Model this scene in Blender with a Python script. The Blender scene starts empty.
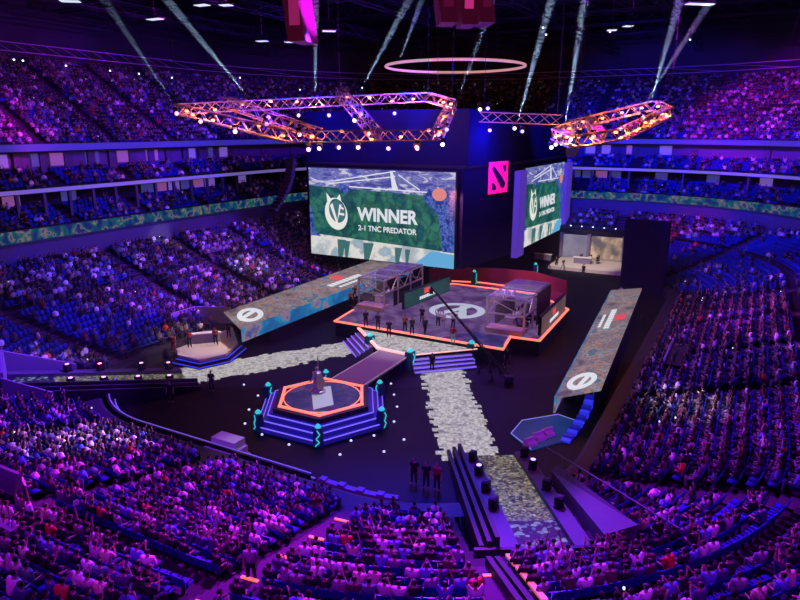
import bpy, math, random
import numpy as np
from mathutils import Vector, Matrix
random.seed(7); rng = np.random.default_rng(11)
sc = bpy.context.scene
COL = sc.collection
R_ = math.radians
# ------------------------------------------------------------------ world frame of the arena
HC, FPX, TILT = 21.0, 640.0, R_(15)                 # camera height, focal length in px, downward tilt
CX, CY = 5.0, 65.5                                  # middle of the arena floor
AX = (0.48, 0.8773); BX = (0.8773, -0.48)           # long and short axis of the arena
def W(u, v, z=0.0): return Vector((CX + u*AX[0] + v*BX[0], CY + u*AX[1] + v*BX[1], z))
YAW = math.atan2(AX[1], AX[0])                      # rotation that turns local x into the long axis
def at(px, py, z=0.0):                              # point at height z seen at a place of the photo
    u = (px-400)/FPX; v = (300-py)/FPX
    d = (u, math.cos(TILT)+v*math.sin(TILT), -math.sin(TILT)+v*math.cos(TILT))
    s = (z-HC)/d[2]
    return Vector((d[0]*s, d[1]*s, z))
def to_uv(p):
    x, y = p[0]-CX, p[1]-CY
    return x*AX[0]+y*AX[1], x*BX[0]+y*BX[1]
def proj(P):                                        # (n,3) -> px, py, depth
    P = np.asarray(P, float); y = P[:, 1]*math.cos(TILT) - (P[:, 2]-HC)*math.sin(TILT)
    h = P[:, 1]*math.sin(TILT) + (P[:, 2]-HC)*math.cos(TILT)
    y_ = np.where(y > .5, y, .5)
    return 400+FPX*P[:, 0]/y_, 300-FPX*h/y_, y
# ------------------------------------------------------------------ tags
def tag(o, label=None, cat=None, group=None, kind=None):
    if label: o['label'] = label
    if cat: o['category'] = cat
    if group: o['group'] = group
    if kind: o['kind'] = kind
    return o
def empty(name, loc, rz=0, label=None, cat=None, group=None):
    o = bpy.data.objects.new(name, None); COL.objects.link(o)
    o.location = loc; o.rotation_euler = (0, 0, rz); o.empty_display_size = .2
    return tag(o, label, cat, group)
# ------------------------------------------------------------------ materials
def mat(name, col, rough=.7, metal=0, emit=None, es=0, spec=.3, alpha=None):
    m = bpy.data.materials.new(name); m.use_nodes = True
    b = m.node_tree.nodes['Principled BSDF']
    b.inputs['Base Color'].default_value = (*col, 1); b.inputs['Roughness'].default_value = rough
    b.inputs['Metallic'].default_value = metal; b.inputs['Specular IOR Level'].default_value = spec
    if emit: b.inputs['Emission Color'].default_value = (*emit, 1); b.inputs['Emission Strength'].default_value = es
    if alpha is not None: b.inputs['Alpha'].default_value = alpha
    # a little procedural wear in the roughness
    nt = m.node_tree; n = nt.nodes.new('ShaderNodeTexNoise'); n.inputs['Scale'].default_value = 3
    mr = nt.nodes.new('ShaderNodeMapRange'); mr.inputs['To Min'].default_value = max(0, rough-.08); mr.inputs['To Max'].default_value = min(1, rough+.08)
    nt.links.new(n.outputs['Fac'], mr.inputs['Value']); nt.links.new(mr.outputs['Result'], b.inputs['Roughness'])
    return m
def led(name, ramp, scale=1.0, es=1.0, tex='noise', stretch=(1, 1, 1), detail=6, cell=0, base=(.02, .02, .02), dist=0):
    """a video surface: a pattern through a colour ramp, given off as light"""
    m = mat(name, base, .5, spec=.15); nt = m.node_tree; b = nt.nodes['Principled BSDF']
    tc = nt.nodes.new('ShaderNodeTexCoord'); mp = nt.nodes.new('ShaderNodeMapping'); mp.inputs['Scale'].default_value = stretch
    nt.links.new(tc.outputs['Object'], mp.inputs['Vector'])
    if tex == 'noise':
        t = nt.nodes.new('ShaderNodeTexNoise'); t.inputs['Scale'].default_value = scale; t.inputs['Detail'].default_value = detail; t.inputs['Distortion'].default_value = dist
        out = t.outputs['Fac']
    else:
        t = nt.nodes.new('ShaderNodeTexVoronoi'); t.inputs['Scale'].default_value = scale
        sp = nt.nodes.new('ShaderNodeSeparateColor'); nt.links.new(t.outputs['Color'], sp.inputs['Color']); out = sp.outputs['Red']
    nt.links.new(mp.outputs['Vector'], t.inputs['Vector'])
    r = nt.nodes.new('ShaderNodeValToRGB'); cr = r.color_ramp
    while len(cr.elements) < len(ramp): cr.elements.new(.5)
    for e, (p, c) in zip(cr.elements, ramp): e.position = p; e.color = (*c, 1)
    nt.links.new(out, r.inputs['Fac']); col = r.outputs['Color']
    if cell:
        v2 = nt.nodes.new('ShaderNodeTexVoronoi'); v2.feature = 'DISTANCE_TO_EDGE'; v2.inputs['Scale'].default_value = cell
        nt.links.new(mp.outputs['Vector'], v2.inputs['Vector'])
        mr = nt.nodes.new('ShaderNodeMapRange'); mr.inputs['From Max'].default_value = .12; mr.inputs['To Min'].default_value = .55
        nt.links.new(v2.outputs['Distance'], mr.inputs['Value'])
        mx = nt.nodes.new('ShaderNodeVectorMath'); mx.operation = 'SCALE'
        nt.links.new(col, mx.inputs[0]); nt.links.new(mr.outputs['Result'], mx.inputs['Scale']); col = mx.outputs[0]
    nt.links.new(col, b.inputs['Emission Color']); b.inputs['Emission Strength'].default_value = es
    return m
def attr_mat(name, rough=.8):
    m = mat(name, (.5, .5, .5), rough, spec=.15); nt = m.node_tree
    a = nt.nodes.new('ShaderNodeAttribute'); a.attribute_name = 'tint'
    nt.links.new(a.outputs['Color'], nt.nodes['Principled BSDF'].inputs['Base Color']); return m
def objcol_mat(name, rough=.8):
    m = mat(name, (.5, .5, .5), rough, spec=.15); nt = m.node_tree
    a = nt.nodes.new('ShaderNodeObjectInfo')
    nt.links.new(a.outputs['Color'], nt.nodes['Principled BSDF'].inputs['Base Color']); return m
M = dict(
 concrete=mat('concrete', (.022, .018, .03), .85), dark=mat('dark_paint', (.025, .025, .035), .6), black=mat('black', (.008, .008, .012), .7),
 wall=mat('hall_wall', (.10, .09, .16), .8), roof=mat('roof_dark', (.008, .008, .014), .9), roofsteel=mat('roof_steel', (.03, .03, .045), .6, .3),
 seat=mat('blue_seat_plastic', (.012, .035, .26), .45, spec=.5), grey=mat('grey_metal', (.25, .25, .28), .5, .5), white=mat('white_paint', (.7, .7, .72), .6),
 alu=mat('aluminium', (.75, .72, .7), .35, .85), rubber=mat('rubber', (.02, .02, .02), .8), drape=mat('black_drape_blue_glow', (.008, .008, .04), .95, spec=.05),  # the drape's blue cast stands in for the haze glow
 neon=mat('salmon_neon', (.8, .3, .2), .5, emit=(1, .20, .11), es=1.35), pneon=mat('pale_neon', (.9, .6, .5), .5, emit=(1, .50, .38), es=.95),
 vio=mat('violet_strip', (.3, .2, .8), .5, emit=(.22, .16, 1), es=.8), bluestrip=mat('blue_strip', (.1, .1, .9), .5, emit=(.02, .04, .8), es=.6),
 teal=mat('teal_glow', (.1, .6, .6), .5, emit=(.03, .60, .58), es=.85), tealdark=mat('teal_paint', (.02, .12, .14), .6),
 lamp=mat('lamp_lens', (.9, .9, 1), .3, emit=(.75, .78, 1), es=3), lampv=mat('violet_lens', (.8, .6, 1), .3, emit=(.40, .34, 1), es=2.2), lampp=mat('pink_lens', (1, .6, .8), .3, emit=(1, .38, .5), es=2.2),
 orange=mat('orange_lamp', (1, .5, .2), .4, emit=(1, .28, .06), es=5), steplight=mat('step_light', (1, .3, .1), .4, emit=(1, .16, .07), es=1.1),
 phone=mat('phone_screen', (.8, .8, .9), .3, emit=(.8, .85, 1), es=1.2), skin=mat('skin', (.38, .23, .16), .6), hair=mat('black_hair', (.015, .012, .012), .6),
 violetpaint=mat('violet_grey_panel', (.19, .165, .27), .6), stone=mat('pale_stone', (.5, .48, .46), .8), magpanel=mat('magenta_lit_panel', (.015, .003, .01), .8, emit=(.5, .02, .16), es=.07),
 pink=mat('pink_sign', (.9, .02, .3), .5, emit=(.9, .008, .22), es=.85), glass=mat('booth_glass', (.75, .8, .9), .1, alpha=.12, spec=.6), brown=mat('brown_deck', (.30, .25, .23), .6),
)
M['platform'] = mat('platform_grey', (.075, .07, .11), .6)
M['railglow'] = mat('violet_rail', (.15, .1, .3), .5, emit=(.22, .12, .8), es=.55)
M['bluedim'] = mat('blue_step', (.03, .04, .4), .5, emit=(.008, .015, .4), es=.4)
M['aisle_tint'] = mat('aisle_purple_light', (.075, .04, .08), .9)  # purple light on the aisle steps put into their colour
M['cloth'] = objcol_mat('shirt_cloth'); M['tint'] = attr_mat('crowd_tint')
# ------------------------------------------------------------------ mesh builder
class MB:
    def __init__(s): s.v = []; s.f = []
    def add(s, vs, fs):
        n = len(s.v); s.v += [tuple(p) for p in vs]; s.f += [tuple(i+n for i in f) for f in fs]; return s
    def box(s, x0, x1, y0, y1, z0, z1):
        return s.add([(x0, y0, z0), (x1, y0, z0), (x1, y1, z0), (x0, y1, z0), (x0, y0, z1), (x1, y0, z1), (x1, y1, z1), (x0, y1, z1)],
                     [(0, 3, 2, 1), (4, 5, 6, 7), (0, 1, 5, 4), (1, 2, 6, 5), (2, 3, 7, 6), (3, 0, 4, 7)])
    def hexa(s, bottom, top):
        n = len(bottom)
        return s.add(list(bottom)+list(top), [tuple(range(n))[::-1], tuple(range(n, 2*n))] + [(i, (i+1) % n, n+(i+1) % n, n+i) for i in range(n)])
    def prism(s, pts, z0, z1): return s.hexa([(p[0], p[1], z0) for p in pts], [(p[0], p[1], z1) for p in pts])
    def tube(s, a, b, r, n=6, r2=None):
        a = Vector(a); b = Vector(b); d = (b-a).normalized(); r2 = r if r2 is None else r2
        x = d.orthogonal().normalized(); y = d.cross(x)
        A = [a+(x*math.cos(t)+y*math.sin(t))*r for t in [2*math.pi*i/n for i in range(n)]]
        B = [b+(x*math.cos(t)+y*math.sin(t))*r2 for t in [2*math.pi*i/n for i in range(n)]]
        return s.hexa(A, B)
    def path(s, pts, r, n=5):
        for a, b in zip(pts, pts[1:]): s.tube(a, b, r, n)
        return s
    def lathe(s, prof, n=12, c=(0, 0, 0)):
        base = len(s.v)
        for r, z in prof:
            for i in range(n):
                t = 2*math.pi*i/n; s.v.append((c[0]+r*math.cos(t), c[1]+r*math.sin(t), c[2]+z))
        for k in range(len(prof)-1):
            for i in range(n):
                j = (i+1) % n; s.f.append((base+k*n+i, base+k*n+j, base+(k+1)*n+j, base+(k+1)*n+i))
        s.f.append(tuple(base+i for i in range(n))[::-1]); s.f.append(tuple(base+(len(prof)-1)*n+i for i in range(n)))
        return s
    def ring(s, pts, w, z0, z1, closed=True):
        """flat band of width w inside the outline pts (convex, about its middle)"""
        c = Vector((sum(p[0] for p in pts)/len(pts), sum(p[1] for p in pts)/len(pts)))
        inn = []
        for p in pts:
            d = (c-Vector(p[:2])); inn.append(Vector(p[:2])+d.normalized()*w)
        n = len(pts)
        for i in range(n if closed else n-1):
            j = (i+1) % n; s.prism([pts[i], pts[j], inn[j], inn[i]], z0, z1)
        return s
    def mesh(s, name, m, smooth=False):
        me = bpy.data.meshes.new(name); me.from_pydata(s.v, [], s.f)
        for x in (m if isinstance(m, (list, tuple)) else [m]): me.materials.append(x)
        if smooth: me.polygons.foreach_set('use_smooth', [True]*len(me.polygons))
        me.validate(); me.update(); return me
    def build(s, name, m, parent=None, smooth=False, **t):
        o = bpy.data.objects.new(name, s.mesh(name, m, smooth)); COL.objects.link(o)
        if parent: o.parent = parent
        return tag(o, **t) if t else o
def struct(name, mb, m, **k): return mb.build(name, m, kind='structure', **k)
def plate(name, poly, F, off, m, parent, th=.03):
    """thin solid on a surface frame F=(origin, x, y, normal); poly in metres on it"""
    o, x, y, n = F
    b = MB(); b.hexa([o+x*p[0]+y*p[1]+n*off for p in poly], [o+x*p[0]+y*p[1]+n*(off+th) for p in poly]); return b
def copy_tree(o, parent=None):
    c = o.copy(); COL.objects.link(c)
    if parent: c.parent = parent
    for ch in list(o.children): copy_tree(ch, c)
    return c
def truss_mb(a, b, w=.5, r=.05, step=None, mb=None):
    """square lattice girder from a to b"""
    mb = mb or MB(); a = Vector(a); b = Vector(b); d = (b-a); L = d.length; d.normalize()
    up = Vector((0, 0, 1)) if abs(d.z) < .9 else Vector((1, 0, 0))
    x = d.cross(up).normalized(); y = x.cross(d).normalized(); st = step or w*1.1
    cs = [(x*sx+y*sy)*w/2 for sx, sy in ((-1, -1), (1, -1), (1, 1), (-1, 1))]
    for c in cs: mb.tube(a+c, b+c, r, 4)
    n = max(2, int(L/st))
    for i in range(n):
        p = a+d*(L*i/n); q = a+d*(L*(i+1)/n)
        for k in range(4):
            c, e = cs[k], cs[(k+1) % 4]
            if i % 2: c, e = e, c
            mb.tube(p+c, q+e, r*.6, 3)
    return mb
# ------------------------------------------------------------------ rounded-rectangle perimeter of the bowl
HA, HB, RC = 33.0, 19.5, 11.0
ARC = RC*math.pi/2; SEG = []
def _segs():
    s = 0
    for kind, L, d in (('l', 2*(HB-RC), 0), ('a', ARC, 0), ('l', 2*(HA-RC), 1), ('a', ARC, 1), ('l', 2*(HB-RC), 2), ('a', ARC, 2), ('l', 2*(HA-RC), 3), ('a', ARC, 3)):
        SEG.append((s, L, kind, d)); s += L
    return s
PER = _segs()
def peri(s, R):
    """(u, v, nu, nv): point at offset R outside the floor's edge, outward normal"""
    s = s % PER
    for s0, L, kind, d in SEG:
        if s <= s0+L: break
    t = s-s0
    if kind == 'l':
        if d == 0: return -HA-R, -(HB-RC)+t, -1, 0
        if d == 1: return -(HA-RC)+t, HB+R, 0, 1
        if d == 2: return HA+R, (HB-RC)-t, 1, 0
        return (HA-RC)-t, -HB-R, 0, -1
    th = t/L*math.pi/2
    cu, cv = [(-(HA-RC), HB-RC), (HA-RC, HB-RC), (HA-RC, -(HB-RC)), (-(HA-RC), -(HB-RC))][d]
    a0 = [math.pi, math.pi/2, 0, -math.pi/2][d]; a = a0-th
    nu, nv = math.cos(a), math.sin(a)
    return cu+nu*(RC+R), cv+nv*(RC+R), nu, nv
def sdR(u, v):
    qx, qy = abs(u)-HA+RC, abs(v)-HB+RC
    return math.hypot(max(qx, 0), max(qy, 0))+min(max(qx, qy), 0)-RC
# gaps in the lower bowl: the two LED ramps and the open far end
RD = Vector((-.860, .510)).normalized(); RO = Vector((-23.27, 14.19)); RL, RZ = 12.6, 2.2
def ramp_local(u, v, sgn):
    p = Vector((u, v*sgn))-RO; return p.dot(RD), p.x*RD.y*-1+p.y*RD.x   # along, across
def in_gap(u, v, R, m=0):
    for sgn in (1, -1):
        a, c = ramp_local(u, v, sgn)
        if -8 < a < RL+.5+m*4 and -2.4-m < c < 3.4+m: return True
    return u > 30 and abs(v) < 13+m and R < 14+m
def steps(R0, z0, n, d, rise0, drise):
    out = []; R, z = R0, z0
    for i in range(n): out.append((R, z)); R += d; z += rise0+drise*i
    return out
ROWS = steps(1.2, 1.0, 20, .9, .22, .0095)
CLUB = steps(22.4, 9.9, 5, .9, .42, 0)
SUITE = steps(25.0, 14.2, 4, .9, .45, 0)
UPPER = steps(27.8, 19.0, 21, .88, .53, 0)
SS = [i*PER/400 for i in range(400)]
def sweep(profile, cut=False, ss=None, closed=True):
    ss = ss or SS; mb = MB(); n = len(profile); k = len(ss)
    for s in ss:
        for R, z in profile:
            u, v, _, _ = peri(s, R); mb.v.append(tuple(W(u, v, z)))
    for i in range(k if closed else k-1):
        j = (i+1) % k
        for q in range(n-1):
            if cut:
                R = (profile[q][0]+profile[q+1][0])/2; u, v, _, _ = peri((ss[i]+(PER/800)), R)
                if in_gap(u, v, R): continue
            elif W(*peri(ss[i], profile[q][0])[:2]).y < 27: continue       # behind and under the camera: nothing of it can be seen
            mb.f.append((i*n+q, j*n+q, j*n+q+1, i*n+q+1))
    return mb
def stair_profile(rows, d):
    out = []
    for R, z in rows: out += [(R, z), (R+d, z)]
    return out
# ------------------------------------------------------------------ setting
fl = MB(); fl.prism([W(u, v)[:2] for u, v in ((-75, -60), (75, -60), (75, 60), (-75, 60))], -.3, 0)
floor_m = mat('arena_floor_vinyl', (.005, .005, .009), .6, spec=.15); struct('floor', fl, floor_m)
struct('wall_rink', sweep([(-.05, 0), (-.05, 1.05), (.15, 1.1), (1.2, 1.0)], True), M['dark'])
struct('floor_lower_bowl', sweep([(1.2, 1.0)]+stair_profile(ROWS, .9)+[(19.9, 6.4)], True), M['concrete'])
struct('wall_concourse', sweep([(19.85, 6.0), (19.85, 9.1), (21.7, 9.15), (21.7, 9.2)]), M['wall'])
struct('floor_club', sweep([(21.7, 10.45), (22.0, 10.6), (22.2, 10.6), (22.2, 9.9)]+stair_profile(CLUB, .9)+[(28.0, 12.0), (28.0, 13.9)]), M['concrete'])
struct('floor_suite', sweep([(28.0, 13.85), (24.6, 13.85), (24.5, 13.9), (24.5, 14.5), (24.75, 14.5), (24.75, 14.2)]+stair_profile(SUITE, .9)+[(29.2, 16.2)]), M['concrete'])
struct('wall_suite', sweep([(29.2, 16.0), (29.2, 18.5)]), M['wall'])
struct('floor_upper_bowl', sweep([(29.2, 18.3), (27.1, 18.3), (27.0, 18.4), (27.0, 19.3), (27.2, 19.3), (27.2, 19.0)]+stair_profile(UPPER, .88)+[(47, 30.5)]), M['concrete'])
struct('wall_upper', sweep([(47, 29.5), (47, 40)]), M['dark'])
rf = MB(); rf.prism([W(*peri(s, 48)[:2])[:2] for s in [i*PER/60 for i in range(60)]], 40, 40.4); struct('ceiling', rf, M['roof'])
# seat side of the openings
def ramp_pt(a, c, z, sgn):
    p = RO+RD*a+Vector((-RD.y, RD.x))*c; return W(p.x, p.y*sgn, z)
for sgn, nm in ((1, 'wall_ramp_south'), (-1, 'wall_ramp_west')):
    wl = MB()
    wl.hexa([ramp_pt(RL+.5, -2.5, 0, sgn), ramp_pt(RL+.7, -2.5, 0, sgn), ramp_pt(RL+.7, 3.4, 0, sgn), ramp_pt(RL+.5, 3.4, 0, sgn)],
            [ramp_pt(RL+.5, -2.5, 2.7, sgn), ramp_pt(RL+.7, -2.5, 2.7, sgn), ramp_pt(RL+.7, 3.4, 2.7, sgn), ramp_pt(RL+.5, 3.4, 2.7, sgn)])
    struct(nm, wl, M['dark'])
fe = MB()
for v in (-13, 13):
    s_ = 1 if v > 0 else -1
    fe.prism([W(33, v), W(47, v), W(47, v+.2*s_), W(33, v+.2*s_)], 0, 4.9)
fe.prism([W(47, -13), W(47.2, -13), W(47.2, 13), W(47, 13)], 0, 4.9)
struct('wall_far_end', fe, M['dark'])
# LED ribbons and lit fascias
def ribbon_mat(name, es=.9):
    return led(name, [(0, (.004, .01, .12)), (.40, (.008, .03, .26)), (.46, (.0, .14, .2)), (.52, (.01, .2, .2)), (.56, (.45, .33, .28)), (.60, (.03, .05, .3)), (.7, (.01, .02, .2))], .9, es, detail=9)
sweep([(21.7, 9.2), (21.6, 9.2), (21.6, 10.4), (21.7, 10.45)]).build('ribbon_board', ribbon_mat('ribbon_video', .42), label='long LED ribbon board in teal and orange running round above the lower seats', cat='display board')
sweep([(24.5, 13.95), (24.42, 13.95), (24.42, 14.35), (24.5, 14.4)]).build('light_strip', mat('strip_violet_white', (.15, .12, .3), .5, emit=(.40, .28, .9), es=.32), label='thin violet white strip along the front edge of the suite balcony', cat='light strip')
sweep([(27.0, 18.45), (26.9, 18.45), (26.9, 19.2), (27.0, 19.25)]).build('fascia_light', mat('fascia_blue', (.04, .04, .14), .5, emit=(.08, .06, .7), es=.35), label='blue violet lit fascia along the front edge of the upper tier', cat='light strip')
# posts of the club and suite levels
def visible(p, m=60):
    x, y, d = proj([p]); return d[0] > 3 and -m < x[0] < 800+m and -m < y[0] < 600+m
pm = None; n_post = 0
for k in range(90):
    s = k*PER/60+.7
    if k >= 60: break
    for lvl, (R, z0, z1, wd) in enumerate(((24.9, 10.9, 13.85, .18), (28.9, 15.9, 18.3, .55))):
        u, v, nu, nv = peri(s, R); p = W(u, v, z0)
        if not visible(p): continue
        b = MB(); b.box(-.15, .15, -wd, wd, 0, z1-z0)
        o = b.build('trim_%d' % (n_post+1), M['platform'], kind='structure'); o.location = p; o.rotation_euler = (0, 0, math.atan2(AX[1]*nu+BX[1]*nv, AX[0]*nu+BX[0]*nv)); n_post += 1
# lit suite windows
wm = [mat('suite_window_a', (.2, .15, .3), .3, emit=(.35, .2, .8), es=.35), mat('suite_window_b', (.2, .12, .2), .3, emit=(.5, .15, .5), es=.35),
      mat('suite_window_c', (.1, .1, .2), .3, emit=(.1, .1, .45), es=.3), mat('suite_window_d', (.3, .2, .15), .3, emit=(.8, .6, .5), es=.5)]
nw = 0
for lvl, (R, z0, h) in enumerate(((29.05, 16.6, 1.5), (27.85, 12.3, 1.3))):
    for k in range(150):
        if k > 80: break
        s = (k+.5)*PER/80
        u, v, nu, nv = peri(s, R); p = W(u, v, z0)
        if not visible(p, 30) or random.random() < .4: continue
        b = MB(); b.box(-.05, .05, -1.0, 1.0, 0, h); o = b.build('window_%d' % (nw+1), wm[random.choices([0, 1, 2, 3], [5, 3, 6, .3])[0]], kind='structure')
        o.location = p; o.rotation_euler = (0, 0, math.atan2(AX[1]*nu+BX[1]*nv, AX[0]*nu+BX[0]*nv)); nw += 1
# roof steel: ring truss at the seats' top and a grid of girders
rt = MB()
pts = [W(*peri(i*PER/80, 41)[:2], 30.8) for i in range(81)]
for dz in (0, 1.1): rt.path([p+Vector((0, 0, dz)) for p in pts], .08, 4)
for i in range(80): rt.tube(pts[i], pts[i+1]+Vector((0, 0, 1.1)), .04, 3)
rt.build('roof_ring_truss', mat('pinkish_steel', (.5, .3, .5), .5, .2), kind='structure')
rg = MB()
for u in range(-70, 81, 12): truss_mb(W(u, -64, 37.5), W(u, 64, 37.5), 1.6, .1, 3.0, rg)
for v in range(-60, 61, 15): truss_mb(W(-78, v, 35.5), W(78, v, 35.5), 1.2, .08, 3.0, rg)
for u in range(-64, 81, 24):
    for v in range(-52, 61, 30): rg.tube(W(u, v, 37), W(u+12, v+15, 35), .06, 3)
rg.build('ceiling_girders', M['roofsteel'], kind='structure')
# ------------------------------------------------------------------ seats and crowd
AISLES = sorted([17+ARC*8/90, 17+ARC*34/90, 17+ARC*75/90, 44.3, 54.3, 64.3, 74.3, 86.9, 95.5, 104, 112.5, 121.2, 133.8, 143.8, 153.8, 163.8, PER-ARC*75/90, PER-ARC*34/90, PER-ARC*8/90, 8.5])
FINE = np.linspace(0, PER, 1600, endpoint=False)
KARC = np.array([any(kind == 'a' and s0 <= s < s0+L for s0, L, kind, d in SEG) for s in FINE])
def row_places(R, step=.55, half=.75):
    """seat places on the row at offset R: list of (s, block, index in block)"""
    k = np.where(KARC, (RC+R)/RC, 1.0)*(PER/1600); cum = np.concatenate([[0], np.cumsum(k)])
    fs = np.concatenate([FINE, [PER]]); out = []
    A = AISLES+[AISLES[0]+PER]
    for b in range(len(AISLES)):
        l0 = np.interp(A[b], fs, cum); e = A[b+1]
        l1 = np.interp(e, fs, cum) if e <= PER else cum[-1]+np.interp(e-PER, fs, cum)
        l0 += half; l1 -= half; n = int((l1-l0)/step)
        if n < 1: continue
        g = (l1-l0-n*step)/2
        for i in range(n):
            l = (l0+g+(i+.5)*step) % cum[-1]
            out.append((float(np.interp(l, cum, fs)), b, i, n))
    return out
places = []     # pos, yaw, tier, row, block, idx, n, R
for tier, rows in (('lower', ROWS), ('club', CLUB), ('suite', SUITE), ('upper', UPPER)):
    for r, (R, z) in enumerate(rows):
        if tier == 'lower' and r == 12: continue                      # cross aisle
        for s, b, i, n in row_places(R+.5):
            u, v, nu, nv = peri(s, R+.5)
            if tier == 'lower' and in_gap(u, v, R, .35): continue
            ra_, rc_ = ramp_local(u, v, 1)
            if 3 < ra_ < 14.5 and -2.9-.14*(ra_-4) < rc_ < 0: continue           # the sloping side wall of the near ramp
            p = W(u, v, z)
            if tier != 'lower' and p.y < 27: continue
            places.append((p.x, p.y, p.z, math.atan2(-(AX[1]*nu+BX[1]*nv), -(AX[0]*nu+BX[0]*nv)), tier, r, b, i, n, u, v))
P_ = np.array([p[:4] for p in places])
px, py, dep = proj(P_[:, :3]+np.array([0, 0, .8]))
keep = (dep > 8) & (px > -90) & (px < 890) & (py > -60) & (py < 690)
idx = np.nonzero(keep)[0]
def hsh(a, b): return (math.sin(a*12.9898+b*78.233)*43758.5453) % 1
def occupied(k):
    x, y, z, yaw, tier, r, b, i, n, u, v = places[k]
    blk = hsh(b*3.1+{'lower': 0, 'club': 5, 'suite': 9, 'upper': 2}[tier], 1.7)
    clump = .5+.5*math.sin(u*.31+v*.17+b)*math.sin(r*.6+u*.11)
    pr = {'lower': .93, 'club': .38, 'suite': .45, 'upper': .86}[tier]
    X, Y = px[k], py[k]
    if tier == 'lower':
        if X < 75 and 300 < Y < 352: pr = .16                         # the empty blue block by the west ramp
        elif 75 <= X < 165 and 312 < Y < 350: pr = .3
        elif X > 655 and 235 < Y < 292: pr = .14
        elif X > 640 and Y > 470: pr = .66
        elif Y > 500: pr = .8
        elif X < 120 and 480 < Y: pr = .6
    pr += (clump-.5)*.25
    return rng.random() < pr
occ = np.array([occupied(k) for k in idx])
sizepx = 640/np.maximum(dep, 1)
inframe = (px > 4) & (px < 796) & (py > 4) & (py < 600)
def blocked(k):
    """behind the ramp rails and so on: not chosen as an individual"""
    return False
occ_idx = idx[occ]
order = occ_idx[np.argsort(-(sizepx[occ_idx]+inframe[occ_idx]*1000))]
near = [int(k) for k in order[:288]]
seat_order = idx[np.argsort(-(sizepx[idx]+inframe[idx]*1000))]
near_seat = [int(k) for k in seat_order[:300]]
PAL = [((.80, .78, .80), 'white', 20), ((.22, .22, .25), 'grey', 8), ((.02, .02, .025), 'black', 34), ((.06, .07, .16), 'navy', 12), ((.55, .45, .50), 'pink', 7),
       ((.55, .05, .05), 'red', 2), ((.12, .25, .55), 'blue', 8), ((.60, .55, .40), 'cream', 6), ((.60, .20, .05), 'orange', .6), ((.10, .28, .22), 'green', 3), ((.10, .07, .06), 'brown', 6)]
PW = np.array([p[2] for p in PAL], float); PW /= PW.sum()
DARKS = [i for i, p in enumerate(PAL) if p[1] in ('black', 'navy', 'brown')]
def pick_shirt(k):
    u, v, r = places[k][9], places[k][10], places[k][5]
    g = math.sin(u*.55+1.3*math.sin(v*.4))*math.sin(v*.6+r*.5+1.1*math.sin(u*.3))      # clumps of darkness over the crowd, put into the shirt colours
    return int(rng.choice(DARKS)) if g < -.12 and rng.random() < .6 else int(rng.choice(len(PAL), p=PW))
shirt = {int(k): pick_shirt(int(k)) for k in occ_idx}
# --- crowd as a whole: everyone but the individuals
def low_person(arms):
    V, F, T = [], [], []          # T: 0 shirt 1 skin 2 hair 3 trousers
    def add(vs, fs, t):
        n = len(V); V.extend(vs); F.extend([tuple(i+n for i in f) for f in fs]); T.extend([t]*len(vs))
    q = [(0, 1, 5, 4), (1, 2, 6, 5), (2, 3, 7, 6), (3, 0, 4, 7), (4, 5, 6, 7)]
    def fr(c0, w0, d0, c1, w1, d1): return [(c0[0]-w0, c0[1]-d0, c0[2]), (c0[0]+w0, c0[1]-d0, c0[2]), (c0[0]+w0, c0[1]+d0, c0[2]), (c0[0]-w0, c0[1]+d0, c0[2]),
                                       (c1[0]-w1, c1[1]-d1, c1[2]), (c1[0]+w1, c1[1]-d1, c1[2]), (c1[0]+w1, c1[1]+d1, c1[2]), (c1[0]-w1, c1[1]+d1, c1[2])]
    add(fr((0, 0, .42), .17, .12, (0, -.02, .85), .22, .10), q, 0)
    add(fr((0, -.02, .85), .22, .10, (0, -.02, .96), .08, .06), q, 0)
    # head: skin in front, hair behind and on top
    hv = [(math.cos(a)*.095*r, .01+math.sin(a)*.11*r, 1.12+z) for z, r in ((-.12, .55), (-.02, 1), (.08, .85)) for a in [2*math.pi*k/6 for k in range(6)]]
    hf = [(l*6+i, l*6+(i+1) % 6, (l+1)*6+(i+1) % 6, (l+1)*6+i) for l in (0, 1) for i in range(6)]+[tuple(12+i for i in range(6))]
    n = len(V); V.extend(hv); F.extend([tuple(i+n for i in f) for f in hf]); T.extend([1 if (k % 6 in (1, 2, 0) and k < 12) else 2 for k in range(18)])
    for sx in (-1, 1):
        add(fr((sx*.1, .45, .40), .075, .04, (sx*.1, .0, .58), .085, .02), q, 3)                # thigh
        add(fr((sx*.1, .44, .0), .06, .06, (sx*.1, .46, .52), .07, .07), q, 3)                  # shin
        if arms == 0:   pts = [((sx*.23, -.02, .82), (sx*.27, .05, .56), .05, 0), ((sx*.27, .05, .56), (sx*.14, .28, .58), .04, 1)]
        elif arms == 1: pts = [((sx*.22, -.02, .84), (sx*.33, .06, 1.08), .05, 0), ((sx*.33, .06, 1.08), (sx*.20, .10, 1.38), .04, 1)]
        elif arms == 2: pts = [((sx*.23, -.02, .82), (sx*.25, .12, .62), .05, 0), ((sx*.25, .12, .62), (sx*.03, .30, .86), .04, 1)]
        else: pts = [((sx*.23, -.02, .82), (sx*.25, .05, .56), .05, 0), ((sx*.25, .05, .56), (sx*.16, .28, .58), .04, 1)] if sx < 0 else [((sx*.22, -.02, .84), (sx*.28, .2, .9), .05, 0), ((sx*.28, .2, .9), (sx*.12, .3, 1.15), .04, 1)]
        for a, b, r, t in pts:
            m = MB().tube(a, b, r, 3); add(m.v, m.f, t)
    return np.array(V), F, np.array(T)
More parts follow.
